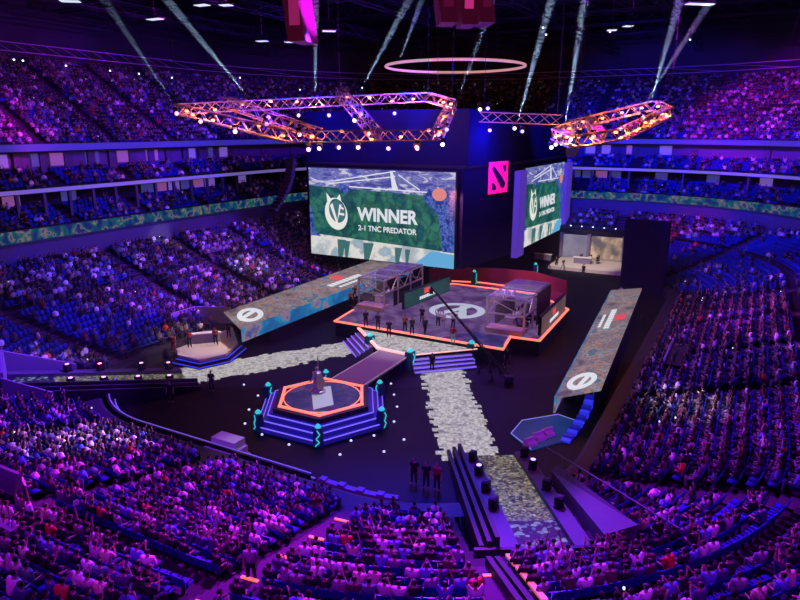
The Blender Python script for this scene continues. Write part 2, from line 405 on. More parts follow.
def replicate(name, variants, items, colors, m):
    """one mesh out of many copies; items: (variant, x, y, z, yaw, scale)"""
    VV, LL, LS, CC = [], [], [], []; base = 0
    for (vi, x, y, z, yaw, sc_), cols in zip(items, colors):
        V, F, T = variants[vi]; c, s = math.cos(yaw-math.pi/2), math.sin(yaw-math.pi/2)
        Vs = V*sc_; X = Vs[:, 0]*c-Vs[:, 1]*s+x; Y = Vs[:, 0]*s+Vs[:, 1]*c+y
        VV.append(np.stack([X, Y, Vs[:, 2]+z], 1)); CC.append(cols[T])
        LL.append(FL[vi]+base); LS.append(FS[vi]); base += len(V)
    VV = np.concatenate(VV); LL = np.concatenate(LL); LS = np.concatenate(LS); CC = np.concatenate(CC)
    me = bpy.data.meshes.new(name); me.vertices.add(len(VV)); me.vertices.foreach_set('co', VV.astype(np.float32).ravel())
    me.loops.add(len(LL)); me.loops.foreach_set('vertex_index', LL.astype(np.int32))
    me.polygons.add(len(LS)); st = np.concatenate([[0], np.cumsum(LS)[:-1]]); me.polygons.foreach_set('loop_start', st.astype(np.int32))
    me.update(calc_edges=True)
    ca = me.color_attributes.new('tint', 'FLOAT_COLOR', 'POINT'); ca.data.foreach_set('color', np.concatenate([CC, np.ones((len(CC), 1))], 1).astype(np.float32).ravel())
    me.materials.append(m); o = bpy.data.objects.new(name, me); COL.objects.link(o); return o
variants = [low_person(a) for a in range(4)]
FL = [np.array([i for f in F for i in f]) for V, F, T in variants]; FS = [np.array([len(f) for f in F]) for V, F, T in variants]
items, cols = [], []; nearset = set(near); phones = MB()
SK = [(.36, .22, .16), (.30, .18, .12), (.42, .28, .2)]; TR = [(.02, .02, .03), (.05, .06, .12), (.15, .15, .17), (.03, .03, .05)]
for k in occ_idx:
    k = int(k)
    if k in nearset: continue
    x, y, z, yaw = places[k][:4]
    vi = int(rng.choice(4, p=[.58, .12, .18, .12])); yw = yaw+rng.normal(0, .25)
    items.append((vi, x+rng.normal(0, .03), y+rng.normal(0, .03), z+rng.normal(0, .03), yw, rng.uniform(1.0, 1.16)))
    sh = np.array(PAL[shirt[k]][0])*rng.uniform(.25, 1.25)
    cols.append(np.array([sh, SK[rng.integers(3)], (.012, .01, .01), TR[rng.integers(4)]]))
    if rng.random() < .012:
        c, s = math.cos(yw), math.sin(yw)
        phones.box(x+c*.36-.035, x+c*.36+.035, y+s*.36-.035, y+s*.36+.035, z+1.0, z+1.09)
crowd = replicate('crowd', variants, items, cols, M['tint'])
tag(crowd, 'seated crowd filling the stands of the hall beyond the nearest rows', 'crowd', kind='stuff')
if phones.v: phones.build('phone_glow', M['phone'], label='small bright phone screens held up all over the crowd', cat='phone', kind='stuff')
# --- seats
def seat_meshes():
    pan = MB(); pan.hexa([(-.24, -.02, .38), (.24, -.02, .38), (.22, .40, .41), (-.22, .40, .41)], [(-.24, -.02, .43), (.24, -.02, .43), (.22, .40, .46), (-.22, .40, .46)])
    pan.box(-.22, .22, .38, .41, .37, .46)
    back = MB()
    for i in range(4):
        z = .42+i*.12; back.hexa([(-.24, -.05-.03*i, z), (.24, -.05-.03*i, z), (.24, .0-.03*i, z), (-.24, .0-.03*i, z)], [(-.235, -.08-.03*i, z+.12), (.235, -.08-.03*i, z+.12), (.235, -.03-.03*i, z+.12), (-.235, -.03-.03*i, z+.12)])
    post = MB(); post.box(-.04, .04, .02, .12, 0, .4); post.box(-.12, .12, -.02, .16, 0, .03)
    arm = MB(); arm.box(-.02, .02, -.02, .30, .60, .64); arm.box(-.02, .02, 0, .05, .4, .62)
    return pan, back, post, arm
sp, sb, spo, sar = seat_meshes()
V = np.array(sp.v[:8]+sb.v[:8][:4]+sb.v[-4:]); F8 = [(0, 3, 2, 1), (4, 5, 6, 7), (0, 1, 5, 4), (1, 2, 6, 5), (2, 3, 7, 6), (3, 0, 4, 7)]
bb = MB(); bb.add(sp.v[:8], F8); bb.add([(-.24, -.05, .42), (.24, -.05, .42), (.24, 0, .42), (-.24, 0, .42), (-.24, -.2, .9), (.24, -.2, .9), (.24, -.15, .9), (-.24, -.15, .9)], F8)
variants_s = [(np.array(bb.v), bb.f, np.zeros(16, int))]
FL = [np.array([i for f in bb.f for i in f])]; FS = [np.array([len(f) for f in bb.f])]
ns = set(near_seat); it, cl = [], []
blue = np.array([[.012, .035, .26]])
for k in idx:
    k = int(k)
    if k in ns: continue
    if px[k] < -40 or px[k] > 840: continue
    x, y, z, yaw = places[k][:4]; it.append((0, x-math.cos(yaw)*.1, y-math.sin(yaw)*.1, z, yaw, 1.0)); cl.append(blue)
so = replicate('stadium_seats', variants_s, it, cl, M['tint']); tag(so, 'blue plastic seats in curved rows under and behind the crowd', 'seat', kind='stuff')
ORD = 'first second third fourth fifth sixth seventh eighth ninth tenth eleventh twelfth thirteenth fourteenth fifteenth sixteenth seventeenth eighteenth nineteenth twentieth'.split()
def ordn(i):
    i += 1
    if i <= 20: return ORD[i-1]
    t = {2: 'twenty', 3: 'thirty', 4: 'forty', 5: 'fifty', 6: 'sixty', 7: 'seventy'}[i//10]
    return t+'-'+ORD[i % 10-1] if i % 10 else {2: 'twentieth', 3: 'thirtieth', 4: 'fortieth', 5: 'fiftieth', 6: 'sixtieth', 7: 'seventieth'}[i//10]
BLOCKS = {0: 'block facing the barrier', 1: 'block between stairs and ramp', 2: 'block right of the ramp',
          3: 'block at the right edge', 19: 'block in the left corner', 18: 'block beside the west entrance', 17: 'block beyond the west entrance'}
def where(k):
    x, y, z, yaw, tier, r, b, i, n, u, v = places[k]
    return '%s row, %s seat, %s' % (ordn(r), ordn(i), BLOCKS.get(b, 'block along the side'))
seat_me = dict(seat=sp.mesh('seat', M['seat']), backrest=sb.mesh('backrest', M['seat']), pedestal=spo.mesh('pedestal', M['black']), armrest=sar.mesh('armrest', M['black']))
def make_seat(k):
    x, y, z, yaw = places[k][:4]
    t = empty('stadium_seat', (x-math.cos(yaw)*.1, y-math.sin(yaw)*.1, z), yaw-math.pi/2, 'blue plastic stadium seat, '+where(k), 'seat', 'stadium seats nearest the camera')
    for nm in ('seat', 'backrest', 'pedestal'):
        o = bpy.data.objects.new(nm, seat_me[nm]); COL.objects.link(o); o.parent = t
    o = bpy.data.objects.new('armrest', seat_me['armrest']); COL.objects.link(o); o.parent = t; o.location = (.26, 0, 0)
for k in near_seat: make_seat(k)
# --- figures grown from a skeleton
def skin_mesh(name, verts, edges, radii, root=0, sub=1):
    me = bpy.data.meshes.new(name); me.from_pydata(verts, edges, []); o = bpy.data.objects.new('tmp', me); COL.objects.link(o)
    md = o.modifiers.new('s', 'SKIN'); md.use_smooth_shade = True; o.modifiers.new('b', 'SUBSURF').levels = sub
    for i, sv in enumerate(me.skin_vertices[0].data):
        r = radii[i]; sv.radius = r if isinstance(r, tuple) else (r, r); sv.use_root = (i == root)
    dg = bpy.context.evaluated_depsgraph_get(); out = bpy.data.meshes.new_from_object(o.evaluated_get(dg)); out.name = name
    bpy.data.objects.remove(o); bpy.data.meshes.remove(me); return out
def set_mats(me, m):
    me.materials.clear(); me.materials.append(m); return me
def figure(pose):
    """joint positions: x across, y forward, z up, feet at z 0"""
    sit = pose.startswith('sit')
    J = {}
    hz = .52 if sit else .93
    lean = {'sit': -.03, 'sit_up': 0, 'sit_clap': .04, 'sit_lean': .16, 'sit_phone': .02}.get(pose, 0)
    J['pelvis'] = (0, 0, hz); J['waist'] = (0, lean*.3, hz+.15); J['chest'] = (0, lean*.8, hz+.37); J['neck'] = (0, lean, hz+.52)
    J['chin'] = (0, lean+.015, hz+.60); J['head'] = (0, lean+.03, hz+.69); J['crown'] = (0, lean+.02, hz+.77)
    for sx, n in ((-1, 'l'), (1, 'r')):
        J['hip'+n] = (sx*.10, 0, hz-.02)
        if sit: J['knee'+n] = (sx*.14, .45, .50); J['ankle'+n] = (sx*.13, .43, .08); J['toe'+n] = (sx*.14, .60, .04)
        elif pose == 'walk': J['knee'+n] = (sx*.1, .12*sx+.06, .50); J['ankle'+n] = (sx*.09, .22*sx-.03, .08); J['toe'+n] = (sx*.1, .22*sx+.13, .04)
        else: J['knee'+n] = (sx*.12, .02, .49); J['ankle'+n] = (sx*.14, -.01, .08); J['toe'+n] = (sx*.17, .15, .04)
        J['sh'+n] = (sx*.19, lean*.95, hz+.45)
        b = J['sh'+n]
        if pose in ('sit_up', 'cheer'): J['el'+n] = (sx*.30, b[1]+.06, b[2]+.22); J['wr'+n] = (sx*.22, b[1]+.10, b[2]+.46)
        elif pose == 'sit_clap': J['el'+n] = (sx*.25, b[1]+.12, b[2]-.22); J['wr'+n] = (sx*.05, b[1]+.32, b[2]-.02)
        elif pose == 'sit_phone': J['el'+n] = (sx*.24, b[1]+.16, b[2]-.18); J['wr'+n] = (sx*.07, b[1]+.34, b[2]+.08)
        elif pose == 'point' and sx > 0: J['el'+n] = (sx*.32, b[1]+.2, b[2]-.02); J['wr'+n] = (sx*.36, b[1]+.44, b[2]+.06)
        elif sit: J['el'+n] = (sx*.26, b[1]+.03, b[2]-.27); J['wr'+n] = (sx*.15, b[1]+.26, b[2]-.32)
        else: J['el'+n] = (sx*.25, b[1]-.03, b[2]-.28); J['wr'+n] = (sx*.25, b[1]+.07, b[2]-.52)
    RAD = dict(pelvis=(.14, .10), waist=(.115, .08), chest=(.125, .085), neck=.05, chin=.065, head=(.078, .098), crown=.06)
    for n in 'lr': RAD.update({'hip'+n: .085, 'knee'+n: .060, 'ankle'+n: .042, 'toe'+n: .036, 'sh'+n: .05, 'el'+n: .042, 'wr'+n: .028})
    names = list(J); ix = {n: i for i, n in enumerate(names)}
    V = [J[n] for n in names]; rad = [RAD[n] for n in names]
    E = [('pelvis', 'waist'), ('waist', 'chest'), ('chest', 'neck'), ('neck', 'chin'), ('chin', 'head'), ('head', 'crown')]
    for n in 'lr': E += [('pelvis', 'hip'+n), ('hip'+n, 'knee'+n), ('knee'+n, 'ankle'+n), ('ankle'+n, 'toe'+n), ('chest', 'sh'+n), ('sh'+n, 'el'+n), ('el'+n, 'wr'+n)]
    E = [(ix[a], ix[b]) for a, b in E]
    for sx, n in ((-1, 'l'), (1, 'r')):                     # palm, four fingers and a thumb
        w = Vector(J['wr'+n]); d = (w-Vector(J['el'+n])).normalized(); side = d.orthogonal().normalized(); nn = d.cross(side)
        palm = w+d*.055; V.append(tuple(palm)); rad.append((.034, .018)); pi_ = len(V)-1; E.append((ix['wr'+n], pi_))
        for f, (o, L) in enumerate(((-.024, .062), (-.008, .074), (.008, .068), (.024, .052))):
            a = palm+d*.04+side*o; b = a+d*L*.55+nn*.008; c = b+d*L*.45+nn*.02
            V += [tuple(a), tuple(b), tuple(c)]; rad += [.009, .0085, .007]; q = len(V); E += [(pi_, q-3), (q-3, q-2), (q-2, q-1)]
        a = w+d*.03-side*.035; b = a+d*.035-side*.02; V += [tuple(a), tuple(b)]; rad += [.011, .009]; q = len(V); E += [(ix['wr'+n], q-2), (q-2, q-1)]
    body = set_mats(skin_mesh('body', V, E, rad), M['skin'])
    # nose and ears as small bumps of the same mesh would be under a pixel: the head keeps them as short ridges
    sh_n = ['pelvis', 'waist', 'chest', 'neck', 'shl', 'ell', 'shr', 'elr']; sx_ = {n: i for i, n in enumerate(sh_n)}
    SV = [J[n] for n in sh_n]; SV[3] = tuple(Vector(J['neck'])-Vector((0, 0, .05)))
    for n in ('l', 'r'): SV[sx_['el'+n]] = tuple(Vector(J['sh'+n]).lerp(Vector(J['el'+n]), .8))
    SR = [(.17, .135), (.17, .14), (.21, .165), (.095, .09), .105, .07, .105, .07]
    shirt_ = set_mats(skin_mesh('shirt', SV, [(0, 1), (1, 2), (2, 3), (2, 4), (4, 5), (2, 6), (6, 7)], SR), M['cloth'])
    tn = ['pelvis', 'hipl', 'kneel', 'anklel', 'hipr', 'kneer', 'ankler']
    trous = set_mats(skin_mesh('trousers', [J[n] for n in tn], [(0, 1), (1, 2), (2, 3), (0, 4), (4, 5), (5, 6)], [(.15, .115), .105, .078, .06, .105, .078, .06]), M['cloth'])
    hv = [tuple(Vector(J['head'])+Vector(o)) for o in ((0, -.045, -.085), (0, -.035, -.02), (0, -.028, .04), (0, -.01, .085))]
    hair = set_mats(skin_mesh('hair', hv, [(0, 1), (1, 2), (2, 3)], [(.07, .07), (.095, .095), (.098, .11), (.075, .085)]), M['hair'])
    face = MB(); h = Vector(J['head'])
    face.hexa([h+Vector((-.012, .085, -.035)), h+Vector((.012, .085, -.035)), h+Vector((.010, .118, -.032)), h+Vector((-.010, .118, -.032))],
              [h+Vector((-.006, .085, .02)), h+Vector((.006, .085, .02)), h+Vector((.004, .095, .02)), h+Vector((-.004, .095, .02))])
    for e in (-1, 1): face.tube(h+Vector((e*.03, .09, .01)), h+Vector((e*.03, .099, .01)), .009, 6); face.box(h.x+e*.078-.01, h.x+e*.078+.01, h.y-.02, h.y+.01, h.z-.03, h.z+.025)
    face.box(-.025, .025, h.y+.085, h.y+.097, h.z-.066, h.z-.056)
    bv = [tuple(v.co) for v in body.vertices]; bf = [tuple(p.vertices) for p in body.polygons]; jb_ = MB(); jb_.v, jb_.f = bv, bf; jb_.add(face.v, face.f)
    bpy.data.meshes.remove(body); body = jb_.mesh('body', M['skin'], True)
    return body, shirt_, trous, hair, None
FIG = {p: figure(p) for p in ('sit', 'sit_up', 'sit_clap', 'sit_lean', 'sit_phone', 'stand', 'walk', 'point', 'cheer')}
def person(pose, loc, yaw, shirt_col, trouser_col, label, group=None, scale=1, hair=True, face=True):
    b, s, t, h, f = FIG[pose]
    o = bpy.data.objects.new('person', b); COL.objects.link(o); o.location = loc; o.rotation_euler = (0, 0, yaw-math.pi/2); o.scale = (scale,)*3
    tag(o, label, 'person', group)
    for nm, me, c in (('shirt', s, shirt_col), ('trousers', t, trouser_col), ('hair', h, None)):
        q = bpy.data.objects.new(nm, me); COL.objects.link(q); q.parent = o
        if c: q.color = (*c, 1)
    return o
PT = {'sit': 'seated', 'sit_up': 'arms raised', 'sit_clap': 'clapping', 'sit_lean': 'leaning forward', 'sit_phone': 'hands held up'}
for k in near:
    x, y, z, yaw = places[k][:4]; pose = str(rng.choice(['sit', 'sit_up', 'sit_clap', 'sit_lean', 'sit_phone'], p=[.46, .12, .20, .12, .10]))
    c, nm, _ = PAL[shirt[k]]
    w_ = where(k); seat_z = 0
    person(pose, (x, y, z-.03), yaw+rng.normal(0, .2), tuple(v*rng.uniform(.85, 1.1) for v in c), TR[rng.integers(4)],
           '%s shirt, %s, %s' % (nm, PT[pose], w_), 'spectators in the nearest stands', 1.1)
# ------------------------------------------------------------------ video patterns
rock_teal = led('rock_video_teal', [(0, (.0, .03, .03)), (.42, (.003, .08, .075)), (.52, (.03, .19, .11)), (.62, (.0, .08, .09)), (1, (.05, .3, .2))], .35, .95, cell=.8, detail=9)
rock_brown = led('rock_video_brown', [(0, (.03, .03, .05)), (.36, (.10, .08, .11)), (.43, (.26, .17, .17)), (.47, (.10, .13, .18)), (.52, (.40, .22, .17)), (.55, (.16, .12, .14)), (.60, (.30, .27, .28)), (.66, (.06, .12, .18)), (1, (.5, .4, .35))], .45, 1.05, cell=3.0, detail=12)
stone_led = led('stone_floor_video', [(0, (.15, .14, .16)), (.4, (.32, .30, .31)), (.5, (.62, .58, .57)), (.6, (.40, .38, .38)), (1, (.8, .76, .72))], 1.5, .95, cell=2.2, detail=9)
purple_led = led('purple_floor_video', [(0, (.03, .01, .06)), (.42, (.08, .035, .14)), (.55, (.17, .09, .24)), (.65, (.10, .06, .20)), (1, (.3, .18, .35))], .5, .9, cell=.5)
dark_led = led('dark_blue_floor_video', [(0, (.01, .01, .05)), (.5, (.03, .03, .16)), (.65, (.10, .06, .18)), (1, (.1, .1, .3))], .7, .8, cell=.8)
side_led = led('blue_side_video', [(0, (.0, .03, .12)), (.42, (.01, .12, .35)), (.5, (.02, .22, .40)), (.56, (.30, .16, .25)), (.62, (.03, .08, .25)), (1, (.2, .3, .5))], .4, .9)
step_led = led('ramp_step_video', [(0, (.01, .01, .01)), (.3, (.06, .055, .03)), (.5, (.24, .20, .07)), (.65, (.34, .30, .16)), (.8, (.06, .13, .10)), (1, (.6, .53, .35))], 6.5, .7, tex='voronoi', stretch=(1, 1, 2))
photo_led = led('arena_picture_video', [(0, (.03, .02, .2)), (.40, (.06, .07, .34)), (.48, (.22, .25, .55)), (.53, (.06, .05, .30)), (.62, (.5, .52, .7)), (1, (.9, .9, .95))], .5, .9, stretch=(1, 1, 3), dist=1.2)
pale_led = led('pale_picture_video', [(0, (.25, .30, .40)), (.42, (.45, .50, .52)), (.5, (.75, .76, .74)), (.56, (.80, .74, .66)), (.62, (.30, .42, .50)), (1, (.8, .85, .9))], .35, .9, detail=5)
leaf_led = led('blue_foliage_video', [(0, (.005, .01, .08)), (.4, (.01, .03, .22)), (.5, (.03, .10, .42)), (.57, (.15, .2, .6)), (.62, (.01, .03, .2)), (1, (.4, .5, .8))], 2.2, .9, detail=9)
E_ = lambda n, c, s=1.0: mat(n, (.05, .05, .05), .5, emit=c, es=s)
W_LED = E_('white_video', (.80, .84, .88), .85); C_LED = E_('cream_video', (.80, .82, .72), .95); G_LED = E_('green_shape_video', (.04, .18, .16), .8)
B_LED = E_('sky_blue_video', (.12, .45, .75), .85); O_LED = E_('orange_bud_video', (.75, .25, .15), .9); R_LED = E_('red_video', (.75, .06, .06), 1.0); D_LED = E_('dark_shape_video', (.03, .03, .09), .5)
def text_mesh(s, size, bold=.0, spacing=1.0):
    c = bpy.data.curves.new('t', 'FONT'); c.body = s; c.size = size; c.offset = bold; c.extrude = .015; c.align_x = 'LEFT'; c.space_character = spacing
    o = bpy.data.objects.new('t', c); COL.objects.link(o); dg = bpy.context.evaluated_depsgraph_get(); dg.update()
    me = bpy.data.meshes.new_from_object(o.evaluated_get(dg)); bpy.data.objects.remove(o); bpy.data.curves.remove(c); return me
def put_text(name, s, F, off, x, y, w, h, m, parent, bold=.02):
    """lettering stretched to w by h metres with its lower left corner at x, y on the frame"""
    o_, xv, yv, nv = F; me = text_mesh(s, 1.0, bold)
    co = np.array([v.co[:] for v in me.vertices]); lo, hi = co.min(0), co.max(0)
    sx, sy = w/(hi[0]-lo[0]), h/(hi[1]-lo[1])
    for v in me.vertices:
        a, b = (v.co.x-lo[0])*sx+x, (v.co.y-lo[1])*sy+y; v.co = o_+xv*a+yv*b+nv*(off+.02+v.co.z)
    me.materials.clear(); me.materials.append(m); q = bpy.data.objects.new(name, me); COL.objects.link(q); q.parent = parent; return q
def ellipse(cx, cy, rx, ry, n=28, a0=0, a1=2*math.pi, rot=0):
    out = []
    for i in range(n+(0 if a1-a0 > 6.2 else 1)):
        t = a0+(a1-a0)*i/n; x, y = rx*math.cos(t), ry*math.sin(t); out.append((cx+x*math.cos(rot)-y*math.sin(rot), cy+x*math.sin(rot)+y*math.cos(rot)))
    return out
def band(F, off, outer, inner, th=.03):
    o, x, y, n = F; b = MB(); k = len(outer); P = lambda p, z: o+x*p[0]+y*p[1]+n*z
    for i in range(k):
        j = (i+1) % k; q = [outer[i], outer[j], inner[j], inner[i]]; b.hexa([P(p, off) for p in q], [P(p, off+th) for p in q])
    return b
def video_wall(label, c0, c1, z0, z1, out, flip=False):
    """big screen between ground points c0 (reader's left) and c1, showing the winner card"""
    L = (c1-c0).length; H = z1-z0; t = empty('video_screen', (0, 0, 0), 0, label, 'screen')
    x = (c1-c0).normalized(); y = Vector((0, 0, 1)); n = x.cross(y); o = Vector((c0.x, c0.y, z0)); F = (o, x, y, n)
    def rect(a, b, c, d): return [(a*L, c*H), (b*L, c*H), (b*L, d*H), (a*L, d*H)]
    plate('c', rect(-.005, 1.005, -.01, 1.01), F, -.5, None, t, .5).build('cabinet', M['black'], t)
    plate('s', rect(0, 1, 0, 1), F, .0, None, t, .02).build('picture', rock_teal, t)
    plate('s', [(0, .80*H), (L, .74*H), (L, H), (0, H)], F, .03, None, t).build('picture_top', photo_led, t)
    b = plate('s', [(.60*L, .79*H), (.64*L, .79*H), (.60*L, .99*H), (.585*L, .99*H)], F, .07, None, t)
    for a in ((.15, .82, .62, .93), (.20, .86, .62, .985), (.30, .80, .98, .775), (.64, .95, .78, .80)):
        q = plate('s', [(a[0]*L, a[1]*H), (a[2]*L, a[3]*H), (a[2]*L, (a[3]+.012)*H), (a[0]*L, (a[1]+.012)*H)], F, .07, None, t); b.add(q.v, q.f)
    b.build('picture_beams', W_LED, t)
    plate('s', [(0, 0), (L, 0), (L, .17*H), (0, .245*H)], F, .03, None, t).build('picture_bottom', pale_led, t)
    b = MB()
    for a0, a1, hh in ((.21, .27, .2), (.26, .30, .19), (.40, .47, .19), (.62, .665, .17), (.69, .72, .16)):
        q = plate('s', [(a0*L, 0), ((a0+a1)/2*L, 0), (a1*L, hh*H), (a0*L-.1, hh*H)], F, .07, None, t); b.add(q.v, q.f)
    b.build('picture_bars', G_LED, t)
    plate('s', [(.74*L, 0), (L, 0), (L, .15*H), (.86*L, .17*H)], F, .07, None, t).build('picture_sky', B_LED, t)
    b = plate('s', [(.93*L, .17*H), (L, .17*H), (L, .8*H), (.84*L, .82*H), (.80*L, .72*H), (.90*L, .55*H)], F, .08, None, t)
    for pl in ([(0, .3*H), (.03*L, .3*H), (.08*L, .22*H), (0, .22*H)], [(0, .58*H), (.02*L, .5*H), (.03*L, .3*H), (0, .2*H)], [(.22*L, .78*H), (.26*L, .72*H), (.31*L, .78*H), (.26*L, .84*H)]):
        q = plate('s', pl, F, .08, None, t); b.add(q.v, q.f)
    b.build('picture_foliage', leaf_led, t)
    plate('s', ellipse(.905*L, .77*H, .045*L, .065*H), F, .12, None, t).build('picture_bud', O_LED, t)
    # badge: a thick tilted ring with two horns, the monogram cut dark inside
    cx, cy, rx, ry = .205*L, .51*H, .076*L, .165*H
    plate('s', ellipse(cx, cy, rx*.8, ry*.8, rot=.12), F, .10, None, t).build('badge_ground', G_LED, t)
    b = band(F, .13, ellipse(cx-.003*L, cy-.018*H, rx*1.08, ry*1.12, rot=.3), ellipse(cx+.006*L, cy+.018*H, rx*.80, ry*.84, rot=.3))
    for pl in ([(cx-rx*.85, cy+ry*.5), (cx-rx*.45, cy+ry*.85), (cx-rx*.95, cy+ry*1.3)], [(cx+rx*.05, cy+ry*.95), (cx+rx*.5, cy+ry*.75), (cx+rx*.35, cy+ry*1.25)],
               [(cx-rx*.62, cy+ry*.45), (cx-rx*.38, cy+ry*.62), (cx+rx*.12, cy-ry*.72), (cx-.02*rx, cy-ry*.78)], [(cx+rx*.08, cy-ry*.6), (cx+rx*.02, cy-ry*.8), (cx+rx*.30, cy+ry*.55), (cx+rx*.5, cy+ry*.55)],
               [(cx+rx*.2, cy+ry*.0), (cx+rx*.75, cy-ry*.05), (cx+rx*.75, cy-ry*.2), (cx+rx*.2, cy-ry*.15)], [(cx+rx*.3, cy+ry*.5), (cx+rx*.72, cy+ry*.3), (cx+rx*.66, cy+ry*.18), (cx+rx*.35, cy+ry*.34)]):
        q = plate('s', pl, F, .135, None, t); b.add(q.v, q.f)
    b.build('badge', C_LED, t)
    put_text('caption', 'WINNER', F, .10, .355*L, .435*H, .415*L, .15*H, W_LED, t, .035)
    put_text('caption', '2-1 TNC PREDATOR', F, .10, .362*L, .325*H, .40*L, .062*H, W_LED, t, .02)
    return t
# hanging block: front screen, black corner, side screen
Z0, Z1 = 4.6, 16.05
a0, a1 = W(9.7, -24.7), W(9.7, -3.6); b0, b1 = W(26.3, -.6), W(46.6, -.6)
video_wall('large video screen facing the camera, showing a winner card above the stage', a0, a1, Z0, Z1, None)
video_wall('narrower looking video screen on the side of the black block, beside the pink sign', b0, b1, Z0+.1, Z1-.3, None)
body = MB(); body.prism([W(10.4, -25.6)[:2], W(9.9, -3.2)[:2], W(23.3, -.1)[:2], W(50, -.1+.1)[:2], W(50, -25.6)[:2]], Z0-.2, Z1+.6)
hb = empty('screen_block', W(25, -13, Z0), 0, 'huge black draped block hanging above the stage between the two video screens', 'stage block')
def child_of(mb, name, m, t, **k):
    """build in world coordinates, then hang under an Empty placed elsewhere"""
    o = mb.build(name, m, t, **k); o.matrix_parent_inverse = (Matrix.Translation(t.location) @ t.rotation_euler.to_matrix().to_4x4()).inverted(); return o
body = MB(); body.prism([W(10.4, -25.6)[:2], W(10.4, -2.9)[:2], W(22.6, -.9)[:2], W(24, -1.2)[:2], W(50, -1.2)[:2], W(50, -25.6)[:2]], Z0-.1, Z1+.4)
child_of(body, 'drape_cover', M['drape'], hb)
body = MB(); body.prism([W(10.9, -26)[:2], W(10.9, -2.6)[:2], W(22.6, -1.2)[:2], W(49, -1.6)[:2], W(49, -26)[:2]], Z1+.7, 23.2)
child_of(body, 'upper_drape', M['drape'], hb)
tr = MB(); tr.prism([W(10.2, -25.8)[:2], W(10.2, -2.7)[:2], W(22.8, -.7)[:2], W(50.2, -.9)[:2], W(50.2, -25.8)[:2]], Z1+.4, Z1+.7); child_of(tr, 'top_frame', M['black'], hb)
for u0, u1 in ((23.0, 26.0), (47.4, 50.6)):
    t = MB(); t.prism([W(u0, -1.0)[:2], W(u1, -1.0)[:2], W(u1, -.2)[:2], W(u0, -.2)[:2]], Z0-.7, Z1-.5)
    t.build('light_column', mat('violet_column_cloth', (.08, .05, .25), .7, emit=(.11, .05, .55), es=.55), label='tall violet lit fabric column %s the side video screen' % ('before' if u0 < 30 else 'behind'), cat='light column')
# pink sign on the black corner
c0, c1 = W(10.4, -2.9), W(22.6, -.9); xd = (c1-c0); Lc = xd.length; xd.normalize(); nd = xd.cross(Vector((0, 0, 1)))
ts = 5.4; sg = empty('logo_sign', c0+xd*ts, 0, 'pink square game logo sign glowing on the black corner of the hanging block', 'sign')
Fg = (Vector((0, 0, 13.1)), xd, Vector((0, 0, 1)), nd); Wd, Hd = 4.6, 3.9
pl = plate('p', [(0, 0), (Wd, 0), (Wd, Hd), (0, Hd)], Fg, .15, None, None, .2); pl.build('panel', M['pink'], sg)
lo = MB()
for poly in ([(.10, .80), (.20, .88), (.62, .55), (.86, .30), (.80, .14), (.62, .16), (.40, .42)], [(.68, .86), (.86, .90), (.88, .70), (.78, .66)], [(.12, .12), (.32, .10), (.36, .20), (.26, .32), (.14, .36)]):
    q = plate('p', [(a*Wd, b*Hd) for a, b in poly], Fg, .36, None, None); lo.add(q.v, q.f)
lo.build('emblem', mat('sign_dark', (.06, .0, .08), .5), sg)
# ------------------------------------------------------------------ helpers for things in the arena frame
def uvbox(mb, u0, u1, v0, v1, z0, z1): return mb.prism([W(u0, v0)[:2], W(u1, v0)[:2], W(u1, v1)[:2], W(u0, v1)[:2]], z0, z1)
def uvprism(pts, z0, z1, mb=None): return (mb or MB()).prism([W(*p)[:2] for p in pts], z0, z1)
def strip(pts, z, w, h, m, name, parent, closed=False):
    """raised light tube along a line of arena points"""
    mb = MB(); P = [W(*p) for p in pts]; n = len(P)
    for i in range(n if closed else n-1):
        a, b = P[i], P[(i+1) % n]; d = (b-a).normalized(); s = Vector((-d.y, d.x, 0))*w/2; a2, b2 = a-d*w/2, b+d*w/2
        mb.prism([(a2-s)[:2], (b2-s)[:2], (b2+s)[:2], (a2+s)[:2]], z, z+h)
    return child_of(mb, name, m, parent)
def frame_on(p00, p10, p01):
    x = (p10-p00); y = (p01-p00); return x, y
def quad_pt(q, a, b):                       # q: near inner, near outer, far outer, far inner ; a across, b along
    return (q[0].lerp(q[1], a)).lerp(q[3].lerp(q[2], a), b)
def on_quad(q, poly, off, th=.04):
    n = (q[1]-q[0]).cross(q[3]-q[0]).normalized()
    if n.z < 0: n = -n
    m = MB(); P = [quad_pt(q, a, b) for a, b in poly]; m.hexa([p+n*off for p in P], [p+n*(off+th) for p in P]); return m
